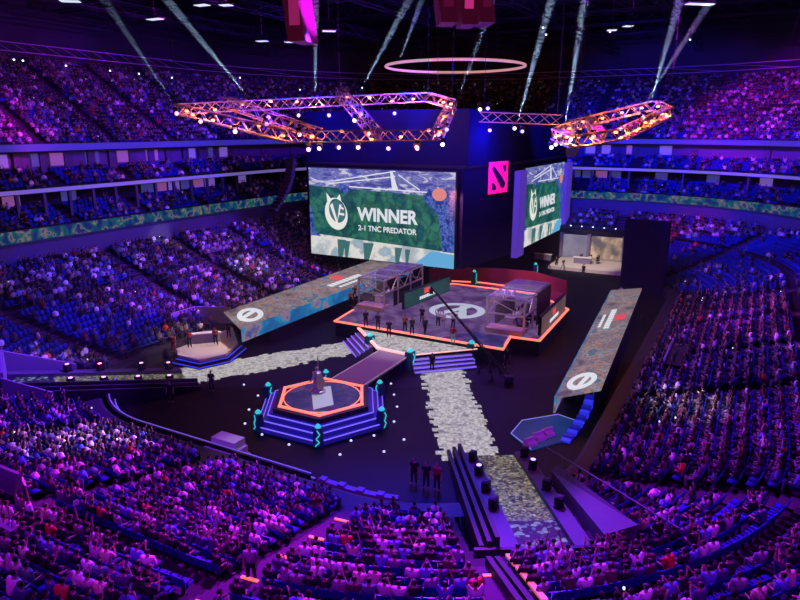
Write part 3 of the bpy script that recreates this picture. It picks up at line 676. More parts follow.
def slab(label, q, inner_side):
    t = empty('led_roof_board', (q[0]+q[2])/2*1.0, 0, label, 'display board')
    low = [Vector((p.x, p.y, p.z-.15)) for p in q]
    m = MB(); m.hexa(low, q); child_of(m, 'video_surface', rock_brown, t)
    hs = 1.3; si = MB(); d = (q[3]-q[0]).normalized(); nn = Vector((d.y, -d.x, 0))*inner_side*.12
    a, b = q[0], q[3]; si.hexa([a+Vector((0, 0, -hs)), b+Vector((0, 0, -hs)), b+Vector((0, 0, -hs))+nn, a+Vector((0, 0, -hs))+nn], [a, b, b+nn, a+nn]); child_of(si, 'video_edge', side_led, t)
    bx = MB(); g = [q[0].lerp(q[3], .12), q[1].lerp(q[2], .12), q[2].copy(), q[3].copy()]; bx.hexa([Vector((p.x, p.y, .0)) for p in g], [p-Vector((0, 0, .2)) for p in g]); child_of(bx, 'housing', M['black'], t)
    # ring emblem at the near end
    cx, cy, rx, ry = .45, .075, .34, .052
    m = MB(); O = ellipse(cx, cy, rx, ry); I = ellipse(cx, cy, rx*.62, ry*.58)
    for i in range(len(O)):
        j = (i+1) % len(O); k = on_quad(q, [O[i], O[j], I[j], I[i]], .01); m.add(k.v, k.f)
    k = on_quad(q, [(cx-.12, cy-ry), (cx+.0, cy-ry), (cx+.18, cy+ry*.7), (cx+.06, cy+ry*.8)], .012); m.add(k.v, k.f)
    child_of(m, 'ring_emblem', W_LED, t)
    # red plate and white lettering bars in the middle
    k = on_quad(q, [(.55, .58), (.85, .585), (.85, .64), (.55, .635)], .02); child_of(k, 'red_emblem', R_LED, t)
    m = MB()
    for i in range(9):
        b0 = .50+i*.024; k = on_quad(q, [(.34, b0), (.50, b0), (.50, b0+.017), (.34, b0+.017)], .02); m.add(k.v, k.f)
    for i in range(7):
        b0 = .52+i*.02; k = on_quad(q, [(.16, b0), (.24, b0), (.24, b0+.014), (.16, b0+.014)], .02); m.add(k.v, k.f)
    child_of(m, 'lettering', W_LED, t); return t
qR = [at(556, 397, 2.0), at(601, 389, 2.6), at(642, 288, 2.6), at(612, 290, 2.0)]
qL = [at(241, 329, 2.6), at(224, 312, 3.0), at(374, 259, 3.0), at(412, 264, 2.6)]
slab('long stone-patterned LED roof board along the east side of the floor', qR, -1)
slab('long stone-patterned LED roof board with blue edge along the west side of the floor', qL, 1)
# stone paths laid on the floor
def jag_path(label, a, b, wa, wb, seed):
    r = random.Random(seed); d = (b-a).normalized(); n = Vector((-d.y, d.x, 0)); L = (b-a).length; k = int(L/.42)
    rows = [[], []]
    mb = MB(); 
    for i in range(k):
        l0, l1 = L*i/k, L*(i+1)/k+.01; w = wa+(wb-wa)*i/k
        e0, e1 = -w/2-r.uniform(-.2, .45), w/2+r.uniform(-.2, .45)
        mb.prism([(a+d*l0+n*e0)[:2], (a+d*l1+n*e0)[:2], (a+d*l1+n*e1)[:2], (a+d*l0+n*e1)[:2]], 0, .04)
    return mb.build('stone_path', stone_led, label=label, cat='path')
jag_path('pale stone path with jagged edges from the stage front to the LED ramp', (at(421, 368)+at(461, 366))/2, (at(443, 462)+at(499, 458))/2, 3.5, 3.6, 1)
jag_path('pale stone path with jagged edges running from the stage to the west entrance', (at(362, 339)+at(368, 352))/2, (at(168, 368)+at(172, 391))/2, 3.2, 3.9, 2)
# ------------------------------------------------------------------ main stage
ZS = 1.6
st = empty('main_stage', W(2, 0, 0), 0, 'large angular main stage with purple video floor and salmon neon edge', 'stage')
OUT = [(-7, -9.6), (-7, 8.8), (-3.2, 8.2), (-3.0, 11), (9, 10.6), (14, 5.5), (14, -5.5), (9, -11), (-1.5, -11), (-2.6, -10.2)]
child_of(uvprism(OUT, 0, ZS-.02), 'base', M['black'], st); child_of(uvprism([(u*.985, v*.985) for u, v in OUT], ZS-.02, ZS), 'video_floor', purple_led, st)
strip(OUT[-1:]+OUT[:5], ZS-.1, .21, .16, M['neon'], 'neon_trim', st)
strip([(9, 10.6), (14, 5.5), (14, -5.5), (9, -11)], ZS-.1, .22, .2, M['neon'], 'neon_trim', st)
fp = [(-7.1, -6.6), (-11.4, -1.8), (-11.6, 1.7), (-7.1, 6.3)]
child_of(uvprism(fp, 0, ZS-.42), 'front_platform', M['black'], st)
child_of(uvprism([(-7.15, -6.4), (-11.3, -1.75), (-11.5, 1.65), (-7.15, 6.1)], ZS-.42, ZS-.38), 'stone_floor', stone_led, st)
strip(fp[:3], ZS-.42, .3, .16, M['pneon'], 'neon_trim', st); strip(fp[2:], ZS-.42, .12, .08, M['pneon'], 'neon_trim', st)
def stair(p, q, out, n, z, w, m1, m2, parent, nm='steps'):
    """steps falling from the edge p-q towards out, each with a lit nosing"""
    p, q = Vector(p), Vector(q); o = Vector(out).normalized(); a = MB(); l = MB(); g = (q-p).normalized()
    for i in range(n):
        zz = z*(n-i)/(n+1); f0, f1 = w*i, w*(i+1); sh = g*0
        A = [p+o*f0, q+o*f0, q+o*f1, p+o*f1]; uvprism([tuple(x) for x in A], 0, zz, a)
        e = [p+o*(f1-.02), q+o*(f1-.02), q+o*(f1+.04), p+o*(f1+.04)]; uvprism([tuple(x) for x in e], zz-.12, zz+.01, l)
    child_of(a, nm, m1, parent); child_of(l, 'step_light', m2, parent)
stair((-11.6, 1.7), (-7.6, 5.9), (-.74, .68), 4, ZS-.42, .42, M['violetpaint'], M['vio'], st)
stair((-7.4, -6.4), (-10.6, -2.8), (-.74, -.68), 4, ZS-.42, .42, M['violetpaint'], M['vio'], st)
# ring emblem lying in the stage floor
em = MB(); c = (2.7, .0)
for (ro, ri, g) in ((1, .72, 0),):
    O = ellipse(c[0], c[1], 3.1, 3.1); I = ellipse(c[0], c[1], 3.1*ri, 3.1*ri)
    for i in range(28): j = (i+1) % 28; uvprism([O[i], O[j], I[j], I[i]], ZS, ZS+.03, em)
for pl in ([(1.0, -1.6), (.4, -.9), (4.6, .9), (5.0, .2)], [(.6, 1.0), (1.1, 1.8), (4.9, .2), (4.6, -.5)], [(1.9, -.9), (1.5, -.7), (1.5, 1.0), (2.0, 1.0)]): uvprism(pl, ZS, ZS+.03, em)
child_of(em, 'ring_emblem', mat('pale_video', (.1, .1, .1), .5, emit=(.55, .62, .68), es=.7), st)
child_of(uvprism([(-6.8, 2.5), (-6.8, 8.4), (-3.5, 8.0), (-3.5, 4.5)], ZS, ZS+.02), 'dark_floor_panel', dark_led, st)
# backdrop: low red lit arc behind the stage
bd = empty('stage_backdrop', W(18, 0, 0), 0, 'low red lit backdrop wall with neon foot behind the stage floor', 'backdrop')
redm = mat('red_backdrop', (.28, .05, .06), .7)
b = MB(); BP = [(14.2, -9), (17.5, -5), (19.0, 0), (19.0, 3.5), (16.0, 8.5)]
for i in range(4):
    a_, c_ = W(*BP[i]), W(*BP[i+1]); d = (c_-a_).normalized(); s = Vector((-d.y, d.x, 0))*.2
    b.prism([a_[:2], c_[:2], (c_+s)[:2], (a_+s)[:2]], 0, 3.2)
child_of(b, 'wall', redm, bd); child_of(uvprism(BP+[(12, 8), (13, -8)], .0, ZS-.05), 'red_floor', redm, bd)
strip([(15.2, -6.2), (16.2, -2.5), (16.0, 1.5)], ZS, .16, .14, M['neon'], 'neon_foot', bd)
# ------------------------------------------------------------------ player booths
def booth(label, u0, u1, v0, v1, open_v, desk_m):
    t = empty('player_booth', W((u0+u1)/2, (v0+v1)/2, ZS), YAW, label, 'booth'); hu, hv, h = (u1-u0)/2, (v1-v0)/2, 3.4
    f = MB()
    for x in (-hu, -hu*.33, hu*.33, hu):
        for y in (-hv, hv): f.box(x-.09, x+.09, y-.09, y+.09, 0, h)
    for z in (h*.52, h-.1):
        for y in (-hv, hv): f.box(-hu, hu, y-.08, y+.08, z, z+.16)
        for x in (-hu, hu): f.box(x-.08, x+.08, -hv, hv, z, z+.16)
    for x in (-hu*.66, 0, hu*.66): f.box(x-.06, x+.06, -hv, hv, h, h+.14)
    for i in range(6):
        a, b_ = -hu+i*hu/3, -hu+(i+1)*hu/3; f.tube((a, hv, h*.55 if i % 2 else h), (b_, hv, h if i % 2 else h*.55), .05, 4); f.tube((a, -hv, h*.55 if i % 2 else h), (b_, -hv, h if i % 2 else h*.55), .05, 4)
    f.tube((-hu, -hv, h*.55), (-hu, hv, h), .05, 4); f.build('frame', M['alu'], t)
    g = MB(); g.box(-hu, hu, -hv, hv, h+.14, h+.18); g.build('roof_glass', M['glass'], t)
    g = MB(); g.box(-hu-.02, -hu+.02, -hv+.1, hv-.1, .9, h-.1); g.build('front_glass', M['glass'], t)
    w = MB(); w.box(-hu-.6, -hu+1.2, -hv, hv, 0, .45); w.build('plinth', mat('plinth_pinkish', (.5, .36, .34), .7), t)
    w = MB(); w.box(-hu+2.2, hu, (hv-.06)*open_v*-1-.04, (hv-.06)*open_v*-1+.04, 0, 2.0); w.build('side_panel', M['black'], t)
    w = MB(); w.box(-hu*.1, hu+.1, (hv+.12)*open_v-.05, (hv+.12)*open_v+.05, 0, h); w.box(-hu*.1, hu+.1, -hv, hv, h+.02, h+.12); w.build('rear_housing', mat('umber_panel', (.06, .035, .035), .7), t)
    d = MB(); d.box(-hu+1.3, hu-1, -.35, .35, .45, 1.15); d.box(-hu+1.2, hu-.9, -.5, .5, 1.15, 1.22); d.build('desk', desk_m, t)
    for i in range(5):
        x = -hu+1.7+i*(2*hu-3)/4.6; m_ = MB(); m_.box(x-.3, x+.3, -.05, .0, 1.35, 1.7); m_.box(x-.05, x+.05, -.05, .0, 1.2, 1.4); m_.build('monitor', M['black'], t)
    return t
booth('glazed aluminium player booth on the west end of the stage', -1.2, 8.0, -10.3, -7.0, 1, M['white'])
booth('glazed aluminium player booth with violet shirts inside on the east end of the stage', -2.3, 6.0, 5.4, 9.2, -1, M['white'])
for lab, pts, col, side in (('dark green LED board with white lettering standing beside the west booth', ((.2, -5.3), (10.5, -4.4)), led('green_board_video', [(0, (.005, .02, .03)), (.5, (.01, .07, .07)), (1, (.03, .12, .12))], .5, .7), 1),
                         ('dark LED board with white lettering on the east edge of the stage', ((-1.6, 10.7), (8.5, 10.4)), led('umber_board_video', [(0, (.03, .02, .03)), (.5, (.12, .07, .07)), (1, (.2, .12, .1))], .5, .8), 1)):
    p, q = W(*pts[0], ZS), W(*pts[1], ZS); x = (q-p); L = x.length; x.normalize(); n = x.cross(Vector((0, 0, 1)))*1; F = (p, x, Vector((0, 0, 1)), n)
    t = empty('led_board', (0, 0, 0), 0, lab, 'display board'); plate('b', [(0, 0), (L, 0), (L, 1.9), (0, 1.9)], F, -.3, None, None, .28).build('housing', M['black'], t)
    plate('b', [(.1, .1), (L-.1, .1), (L-.1, 1.8), (.1, 1.8)], F, 0, None, None, .03).build('video_surface', col, t)
    b = MB()
    for i in range(9):
        q_ = plate('b', [(3.2+i*.4, .45), (3.5+i*.4, .45), (3.5+i*.4, .8), (3.2+i*.4, .8)], F, .05, None, None); b.add(q_.v, q_.f)
    b.build('lettering', W_LED, t); plate('b', [(4.2, 1.0), (5.4, 1.0), (5.4, 1.6), (4.2, 1.6)], F, .05, None, None).build('red_emblem', R_LED, t)
# ------------------------------------------------------------------ bridge and hexagonal platform
br = empty('bridge', W(-16, .4, 0), 0, 'sloping brown walkway from the stage front down to the hexagonal platform', 'walkway')
b = MB(); b.hexa([W(-11.5, -1.5, 1.0), W(-11.5, 1.6, 1.0), W(-20.3, 2.0, 1.25), W(-20.3, -1.0, 1.25)], [W(-11.5, -1.5, 1.18), W(-11.5, 1.6, 1.18), W(-20.3, 2.0, 1.43), W(-20.3, -1.0, 1.43)]); child_of(b, 'deck', M['brown'], br)
b = MB()
for v0, v1 in ((-1.5, -1.0), (1.6, 2.0)): b.tube(W(-11.5, v0, 1.2), W(-20.3, v1, 1.46), .05, 4)
child_of(b, 'edge_trim', mat('pale_edge', (.5, .4, .4), .5, emit=(.5, .4, .4), es=.3), br)
b = MB()
for u in (-13, -15.5, -18): uvbox(b, u-.1, u+.1, -1.2, 1.5, 0, 1.05)
child_of(b, 'support', M['black'], br)
HX = (-23.3, .35); hx = empty('hexagonal_platform', W(*HX, 0), 0, 'hexagonal stepped platform with blue lit steps and salmon neon ring', 'platform')
def hexa_pts(r): return [(HX[0]+r*math.sin(R_(60*i+2)), HX[1]+r*math.cos(R_(60*i+2))) for i in range(6)]
for i, (r, z) in enumerate(((5.3, .38), (4.85, .72), (4.4, 1.05))):
    child_of(uvprism(hexa_pts(r), 0 if i == 0 else z-.33, z), 'step', mat('step_blue', (.03, .03, .25), .5, emit=(.01, .008, .18), es=.55), hx)
    strip(hexa_pts(r), z-.05, .07, .07, M['vio'], 'step_light', hx, True)
child_of(uvprism(hexa_pts(4.0), 1.05, 1.42), 'deck', M['dark'], hx)
child_of(uvprism(ellipse(HX[0], HX[1], 2.75, 2.75), 1.42, 1.45), 'video_floor', dark_led, hx)
strip(hexa_pts(3.45), 1.42, .2, .12, M['neon'], 'neon_ring', hx, True)
strip(ellipse(HX[0], HX[1], 2.9, 2.9, 24), 1.42, .07, .05, M['neon'], 'neon_ring', hx, True)
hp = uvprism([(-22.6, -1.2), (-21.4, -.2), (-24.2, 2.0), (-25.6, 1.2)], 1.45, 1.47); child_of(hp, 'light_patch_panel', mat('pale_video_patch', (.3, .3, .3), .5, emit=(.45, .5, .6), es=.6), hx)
# statue on the platform
stt = empty('statue', W(-22.9, -.4, 1.47), YAW, 'small silver grey hero statue in the middle of the hexagonal platform', 'statue')
silver = mat('silver_bronze', (.42, .44, .46), .35, .7)
m = MB(); m.lathe([(.62, 0), (.66, .12), (.5, .2), (.42, .34), (.40, .4)], 10); m.build('pedestal', silver, stt)
m = MB(); m.lathe([(.30, .4), (.34, .7), (.22, 1.15), (.30, 1.45), (.34, 1.62), (.12, 1.74), (.10, 1.8), (.14, 1.9), (.13, 2.02), (.05, 2.1)], 10)
m.tube((.3, 0, 1.55), (.62, .1, 1.15), .09, 6, .07); m.tube((.62, .1, 1.15), (.7, .35, 1.5), .07, 6, .05); m.tube((-.3, 0, 1.55), (-.6, .0, 1.2), .09, 6, .07); m.tube((-.6, 0, 1.2), (-.5, .3, .95), .07, 6, .05); m.build('figure', silver, stt)
m = MB(); m.hexa([(-.35, -.1, 1.6), (.35, -.1, 1.6), (.30, -.2, 1.58), (-.30, -.2, 1.58)][::-1], [(-.3, -.12, 1.66), (.3, -.12, 1.66), (.25, -.2, 1.66), (-.25, -.2, 1.66)]); m.hexa([(-.55, -.5, .42), (.55, -.5, .42), (.45, -.42, .42), (-.45, -.42, .42)], [(-.32, -.16, 1.62), (.32, -.16, 1.62), (.3, -.1, 1.62), (-.3, -.1, 1.62)]); m.build('cape', silver, stt)
m = MB(); m.tube((.7, .36, .5), (.7, .36, 2.4), .035, 5); m.hexa([(.64, .33, 2.3), (.76, .33, 2.3), (.76, .39, 2.3), (.64, .39, 2.3)], [(.69, .35, 2.7), (.71, .35, 2.7), (.71, .37, 2.7), (.69, .37, 2.7)]); m.build('staff', silver, stt)
# teal crystal posts
def totem(p, yaw, h, label, group='teal glowing posts'):
    t = empty('crystal_post', p, yaw, label, 'light post', group)
    b = MB(); b.hexa([(-.38, -.3, 0), (.38, -.3, 0), (.38, .3, 0), (-.38, .3, 0)], [(-.30, -.24, h), (.30, -.24, h), (.30, .24, h), (-.30, .24, h)]); b.build('body', M['tealdark'], t)
    for s in (-1, 1):
        y = .315 if s > 0 else -.315; g = MB()
        for (x0, z0, x1, z1) in ((-.2, .1, .1, .35), (.1, .35, -.12, .6), (-.12, .6, .14, .9), (.14, .9, -.05, 1.2)):
            g.tube((x0, y*(1-.15*z0/h), z0*h/1.3), (x1, y*(1-.15*z1/h), z1*h/1.3), .05, 4)
        g.build('glowing_rune', M['teal'], t)
    c = MB(); c.lathe([(.2, h), (.24, h+.08), (.14, h+.22), (.04, h+.3)], 6); c.build('crystal', M['teal'], t); return t
HN = ['corner facing the camera', 'corner towards the path', 'back corner by the bridge', 'far corner', 'corner by the west side', 'front corner on the west']
hp_ = hexa_pts(5.1)
HN = {0: 'east corner', 1: 'corner beside the bridge', 2: 'far corner by the bridge', 3: 'west corner', 4: 'corner facing the west stands', 5: 'corner nearest the camera'}
for i, p in enumerate(hp_):
    q = W(*p, 0); totem(q, YAW+R_(60*i), 1.35, 'teal glowing post on the platform, '+{0: 'right-hand corner', 1: 'corner right of the bridge', 2: 'corner left of the bridge', 3: 'back left corner', 4: 'left front corner', 5: 'front corner nearest the camera'}[i])
t_ = totem(at(410, 369, 0), YAW, 1.5, 'teal glowing post where the stage steps meet the bridge'); t_.scale = (1.35, 1.35, 1.1)
t_ = totem(at(471, 360, 0), YAW, 1.5, 'teal glowing post at the east end of the stage steps'); t_.scale = (1.35, 1.35, 1.1)
t_ = totem(at(370, 352, 0), YAW, 1.5, 'teal glowing post at the west steps beside the stone path'); t_.scale = (1.35, 1.35, 1.1)
for x, y, l in ((432, 275, 'teal post at the back of the stage under the large screen'), (474, 284, 'teal post at the middle of the red backdrop'), (535, 276, 'teal post behind the east player booth')):
    totem(at(x, y, 1.5), YAW, 1.6, l)
# ------------------------------------------------------------------ LED ramps up into the stands
def ramp(label, sgn, side):
    t = empty('led_ramp', ramp_pt(0, 0, 0, sgn), 0, label, 'ramp'); N = 32
    b = MB(); d = MB(); hw = 1.25
    for i in range(N):
        a0, a1, z = RL*i/N, RL*(i+1)/N, .1+RZ*i/N
        m = b if i < 25 else d
        m.hexa([ramp_pt(a0, -hw, 0, sgn), ramp_pt(a1, -hw, 0, sgn), ramp_pt(a1, hw, 0, sgn), ramp_pt(a0, hw, 0, sgn)], [ramp_pt(a0, -hw, z, sgn), ramp_pt(a1, -hw, z, sgn), ramp_pt(a1, hw, z, sgn), ramp_pt(a0, hw, z, sgn)])
    child_of(b, 'video_steps', step_led, t); child_of(d, 'dark_video_steps', led('dark_step_video', [(0, (.0, .0, .01)), (.66, (.004, .008, .03)), (.74, (.06, .09, .2)), (1, (.25, .32, .5))], 4.2, .8, tex='voronoi'), t)
    for s in (-1, 1):
        m = MB(); c0, c1 = s*(hw+.03), s*2.15
        m.hexa([ramp_pt(0, c0, 0, sgn), ramp_pt(RL+.4, c0, 0, sgn), ramp_pt(RL+.4, c1, 0, sgn), ramp_pt(0, c1, 0, sgn)], [ramp_pt(0, c0, .35, sgn), ramp_pt(RL+.4, c0, RZ+.4, sgn), ramp_pt(RL+.4, c1, RZ+.4, sgn), ramp_pt(0, c1, .35, sgn)])
        child_of(m, 'side_platform', M['platform'], t)
    for i in range(3):
        c0 = 2.2+.36*i; c1 = c0+.22; h = .75-.22*i; m = MB()
        m.hexa([ramp_pt(-.5, c0, 0, sgn), ramp_pt(RL+.4, c0, 0, sgn), ramp_pt(RL+.4, c1, 0, sgn), ramp_pt(-.5, c1, 0, sgn)], [ramp_pt(-.5, c0, h, sgn), ramp_pt(RL+.4, c0, RZ+h+.2, sgn), ramp_pt(RL+.4, c1, RZ+h+.2, sgn), ramp_pt(-.5, c1, h, sgn)])
        child_of(m, 'stepped_rail', M['dark'], t)
    for s in (-1, 1):
        for i, a in enumerate((1.6, 4.0, 6.5, 8.8) if s > 0 else (1.0, 3.2, 6.4, 8.8)):
            floodlight(ramp_pt(a, s*1.72, .36+(RZ+.05)*a/(RL+.4), sgn), YAW, 'floor flood light, %s along the %s platform of the %s' % (ordn(i), 'left-hand' if s*sgn > 0 else 'right-hand', side), i == 1 or sgn < 0, sgn < 0)
    return t
proto = {}
def floodlight(p, yaw, label, on, pink=None):
    t = empty('flood_light', p, yaw, label, 'stage light', 'flood lights on the ramp platforms')
    key = ('on' if on else 'off', pink)
    if key not in proto:
        b = MB(); b.box(-.28, .28, -.22, .22, 0, .12); h = MB(); h.box(-.24, .24, -.20, .20, .2, .62); y = MB(); y.box(-.32, -.26, -.06, .06, .1, .5); y.box(.26, .32, -.06, .06, .1, .5)
        l = MB(); l.lathe([(.15, .62), (.16, .65), (.10, .67)], 10)
        proto[key] = [('base', b.mesh('base', M['black'])), ('head', h.mesh('head', M['black'])), ('yoke', y.mesh('yoke', M['black'])), ('lens', l.mesh('lens', M['lampp'] if on and pink else M['lampv'] if on else M['dark']))]
    for nm, me in proto[key]:
        o = bpy.data.objects.new(nm, me); COL.objects.link(o); o.parent = t
    return t
ramp('stepped LED ramp rising from the near end of the stone path into the stands', 1, 'near ramp')
ramp('stepped LED ramp rising beside the west entrance with glowing flood lights', -1, 'west ramp')
# violet side wall on the east of the near ramp
def slope(pts, zb, name, mt, **k):
    m = MB(); m.hexa([Vector((p.x, p.y, b)) for p, b in zip(pts, zb)], pts); return m.build(name, mt, **k)
slope([ramp_pt(4.5, -2.5, 1.5, 1), ramp_pt(RL+.6, -2.5, 3.3, 1), ramp_pt(RL+.8, -3.9, 3.9, 1), ramp_pt(4.5, -2.8, 1.9, 1)], (0, 1, 1, 0), 'ramp_side_wall', M['platform'], label='smooth violet lit side wall on the right of the near LED ramp', cat='wall panel')
m = MB(); m.tube(ramp_pt(3, -2.6, 2.2, 1), ramp_pt(RL+3, -4.6, 5.2, 1), .05, 5)
for a in range(3, 16, 2): m.tube(ramp_pt(a, -2.6-.16*(a-3), 1.0+.238*(a-3), 1), ramp_pt(a, -2.6-.16*(a-3), 2.2+.238*(a-3), 1), .03, 4)
m.build('handrail', M['platform'], label='thin metal handrail climbing on the right of the near LED ramp', cat='railing')
p0, p1 = at(508, 556, 3.3), at(545, 602, 5.0); n_ = (p1-p0).cross(Vector((0, 0, 1))).normalized()*.12
m = MB(); m.hexa([p0-n_, p1-n_, p1+n_, p0+n_], [p+Vector((0, 0, .12)) for p in (p0-n_, p1-n_, p1+n_, p0+n_)]); m.build('lit_rail', mat('orange_rail', (.9, .4, .3), .5, emit=(1, .2, .12), es=.5), label='orange glowing handrail going down beside the near LED ramp', cat='railing')
for i in range(2):
    q0, q1 = at(497-i*9, 556, 3.2), at(536-i*12, 606, 4.9); m = MB(); m.hexa([Vector((q.x, q.y, q.z-1.2)) for q in (q0-n_, q1-n_, q1+n_, q0+n_)], [q0-n_, q1-n_, q1+n_, q0+n_])
    m.build('rail_wall', M['dark'], label='dark stepped rail wall beyond the near ramp, %s from the orange handrail' % ordn(i), cat='railing')
m = empty('tunnel_canopy', ramp_pt(RL, 0, 0, -1), 0, 'blue grey low walls closing the far end of the west LED ramp', 'tunnel wall')
for a0, a1, c0, c1, zz0, zz1 in ((RL-4.5, RL+.6, -2.45, -2.2, 2.2, 4.3), (RL+.4, RL+.6, -2.45, 3.3, 4.3, 4.3), (RL-2.5, RL+.6, 3.3, 3.5, 2.2, 4.0)):
    b = MB(); b.hexa([ramp_pt(a0, c0, .5, -1), ramp_pt(a1, c0, .5, -1), ramp_pt(a1, c1, .5, -1), ramp_pt(a0, c1, .5, -1)], [ramp_pt(a0, c0, zz0, -1), ramp_pt(a1, c0, zz1, -1), ramp_pt(a1, c1, zz1, -1), ramp_pt(a0, c1, zz0, -1)]); child_of(b, 'side_wall', M['violetpaint'], m)
# ------------------------------------------------------------------ barrier round the near end of the floor
bt = empty('barrier', W(-33, 0, 0), 0, 'long curved black barrier with violet lit rails round the near end of the floor', 'barrier')
def arc_pts(s0, s1, R, n=40):
    return [peri(s0+(s1-s0)*i/n, R)[:2] for i in range(n+1)]
A0, A1 = PER-ARC*.62, PER+14.5
for R0, R1, z0, z1, mt, nm in ((-.55, -.35, 0, 1.15, M['black'], 'panel'), (-.60, -.52, 1.12, 1.19, M['railglow'], 'lit_rail'), (-.98, -.90, .6, .67, M['railglow'], 'lit_rail'), (-.95, -.6, 0, .6, M['dark'], 'step')):
    a, b = arc_pts(A0, A1, R0), arc_pts(A0, A1, R1); m = MB()
    for i in range(40): uvprism([a[i], a[i+1], b[i+1], b[i]], z0, z1, m)
    child_of(m, nm, mt, bt)
m = MB(); a, b = arc_pts(15.2, 20.4, -.75, 12), arc_pts(15.2, 20.4, -.35, 12)
for i in range(12): uvprism([a[i], a[i+1], b[i+1], b[i]], 0, 1.0+.12*(i % 3 == 0), m)
m.build('barrier', M['violetpaint'], label='low violet grey barrier between the long curved one and the near ramp', cat='barrier')
bu = empty('camera_riser', at(222, 462, 0), R_(-28), 'small white stepped riser standing at the curved barrier', 'riser')
for i in range(3):
    m = MB(); m.box(-1.4+i*.2, 1.4-i*.2, -1.2+i*.7, 1.2, .5*i, .5*i+.46); m.build('step', M['white'], bu)
# ------------------------------------------------------------------ blue hexagonal LED floor board, east corner of the floor
bp = empty('blue_floor_board', at(545, 432, 0), 0, 'blue LED floor board with thin pale outline beside the near ramp', 'display board')
pts = [at(x, y, .1) for x, y in ((511, 434), (522, 421), (558, 415), (584, 424), (566, 440), (531, 450))]
m = MB(); m.prism([p[:2] for p in pts], 0, .1); child_of(m, 'video_surface', led('deep_blue_video', [(0, (.0, .02, .12)), (.5, (.005, .05, .28)), (1, (.02, .1, .45))], .3, .45), bp)
m = MB()
for a, b in zip(pts[:3], pts[1:4]):
    m.tube(a+Vector((0, 0, .06)), b+Vector((0, 0, .06)), .035, 4)
m.tube(pts[5]+Vector((0, 0, .06)), pts[0]+Vector((0, 0, .06)), .035, 4); child_of(m, 'outline', mat('pale_outline', (.4, .4, .7), .5, emit=(.3, .35, .9), es=.5), bp)
bs = empty('lit_stairs', at(580, 425, 0), 0, 'run of deep blue lit stairs at the east wall of the floor', 'stairs')
cur = [(566, 441), (572, 434), (578, 426), (584, 417), (588, 408), (590, 399), (591, 392)]
for i in range(13):
    k = i/2; i0 = min(int(k), 5); f_ = k-i0; x = cur[i0][0]*(1-f_)+cur[i0+1][0]*f_; y = cur[i0][1]*(1-f_)+cur[i0+1][1]*f_
    p = at(x, y, 0); m = MB(); d = Vector((AX[0], AX[1], 0)); n = Vector((BX[0], BX[1], 0)); a = p-d*.3-n*.32; b_ = p+d*.2-n*.32; c = p+d*.2+n*.32; e = p-d*.3+n*.32
    m.prism([a[:2], b_[:2], c[:2], e[:2]], 0, .15+.06*i); child_of(m, 'step', M['bluestrip'] if i % 2 == 0 else M['bluedim'], bs)
for i, (x, y) in enumerate(((531, 447), (540, 441), (549, 437))):
    p = at(x, y, 0); m = MB(); m.hexa([(-.55, -.3, 0), (.55, -.3, 0), (.55, .3, 0), (-.55, .3, 0)], [(-.45, -.25, .55), (.45, -.25, .55), (.4, .1, .75), (-.4, .1, .75)]); m.box(-.6, .6, .2, .35, 0, 1.0)
    o = m.build('bench', M['white'], label='white bench at the blue floor board, %s from the ramp' % ordn(i), cat='bench', group='white benches at the blue floor board'); o.location = p; o.rotation_euler = (0, 0, .5); o.scale = (.8, .8, .6)
# small lights set on the floor round the platform
fm = MB().lathe([(.09, 0), (.1, .06), (.06, .1)], 8).mesh('floor_light', mat('floor_dot', (.8, .8, .9), .4, emit=(.6, .65, .9), es=1.2))
for i, (x, y) in enumerate(((258, 396), (249, 410), (245, 424), (262, 435), (289, 445), (351, 441), (374, 436), (394, 422), (397, 407), (394, 395), (391, 384), (244, 385), (340, 455), (404, 440), (384, 452))):
    o = bpy.data.objects.new('floor_light', fm); COL.objects.link(o); o.location = at(x, y, 0)
    tag(o, 'tiny round floor light, %s counted clockwise round the hexagonal platform' % ordn(i), 'floor light', 'tiny floor lights round the platform')
# ------------------------------------------------------------------ broadcast set at the west side
ws = empty('panel_stage', at(205, 350, 0), 0, 'small pale panel stage with blue lit curved steps by the west stands', 'stage')
pp = [at(x, y, .7) for x, y in ((178, 355), (200, 360), (226, 354), (238, 343), (232, 326), (196, 325), (172, 333))]
m = MB(); m.prism([p[:2] for p in pp], 0, .7); child_of(m, 'deck', M['stone'], ws)
m = MB(); cc = sum((p for p in pp), Vector())/7
for k, (g, z) in enumerate(((.35, .45), (.8, .2))):
    q = [p+(p-cc).normalized()*g for p in pp]; mm = MB(); mm.prism([p[:2] for p in q], 0, z); child_of(mm, 'step', M['dark'], ws)
    for a, b in zip(q[:3], q[1:4]): m.tube(Vector((a.x, a.y, z)), Vector((b.x, b.y, z)), .06, 4)
child_of(m, 'step_light', M['bluestrip'], ws)
m = MB()
for a, b in zip(pp[4:6], pp[5:7]):
    d = (b-a).normalized(); s = Vector((-d.y, d.x, 0))*.12; m.prism([a[:2], b[:2], (b+s)[:2], (a+s)[:2]], .7, 2.8)
child_of(m, 'back_wall', mat('pale_back_wall', (.45, .42, .42), .7), ws)
dk = empty('panel_desk', at(205, 343, .7), .3, 'white curved presenter desk on the west panel stage', 'desk')
m = MB(); m.prism(ellipse(0, 0, 1.6, .55, 16, 0, math.pi)+[(-1.6, -.2), (1.6, -.2)][::1], .95, 1.03); m.build('desk_top', M['white'], dk)
m = MB(); m.prism([(x*.9, y*.85) for x, y in ellipse(0, 0, 1.6, .55, 16, 0, math.pi)], 0, .95); m.build('front', M['stone'], dk)
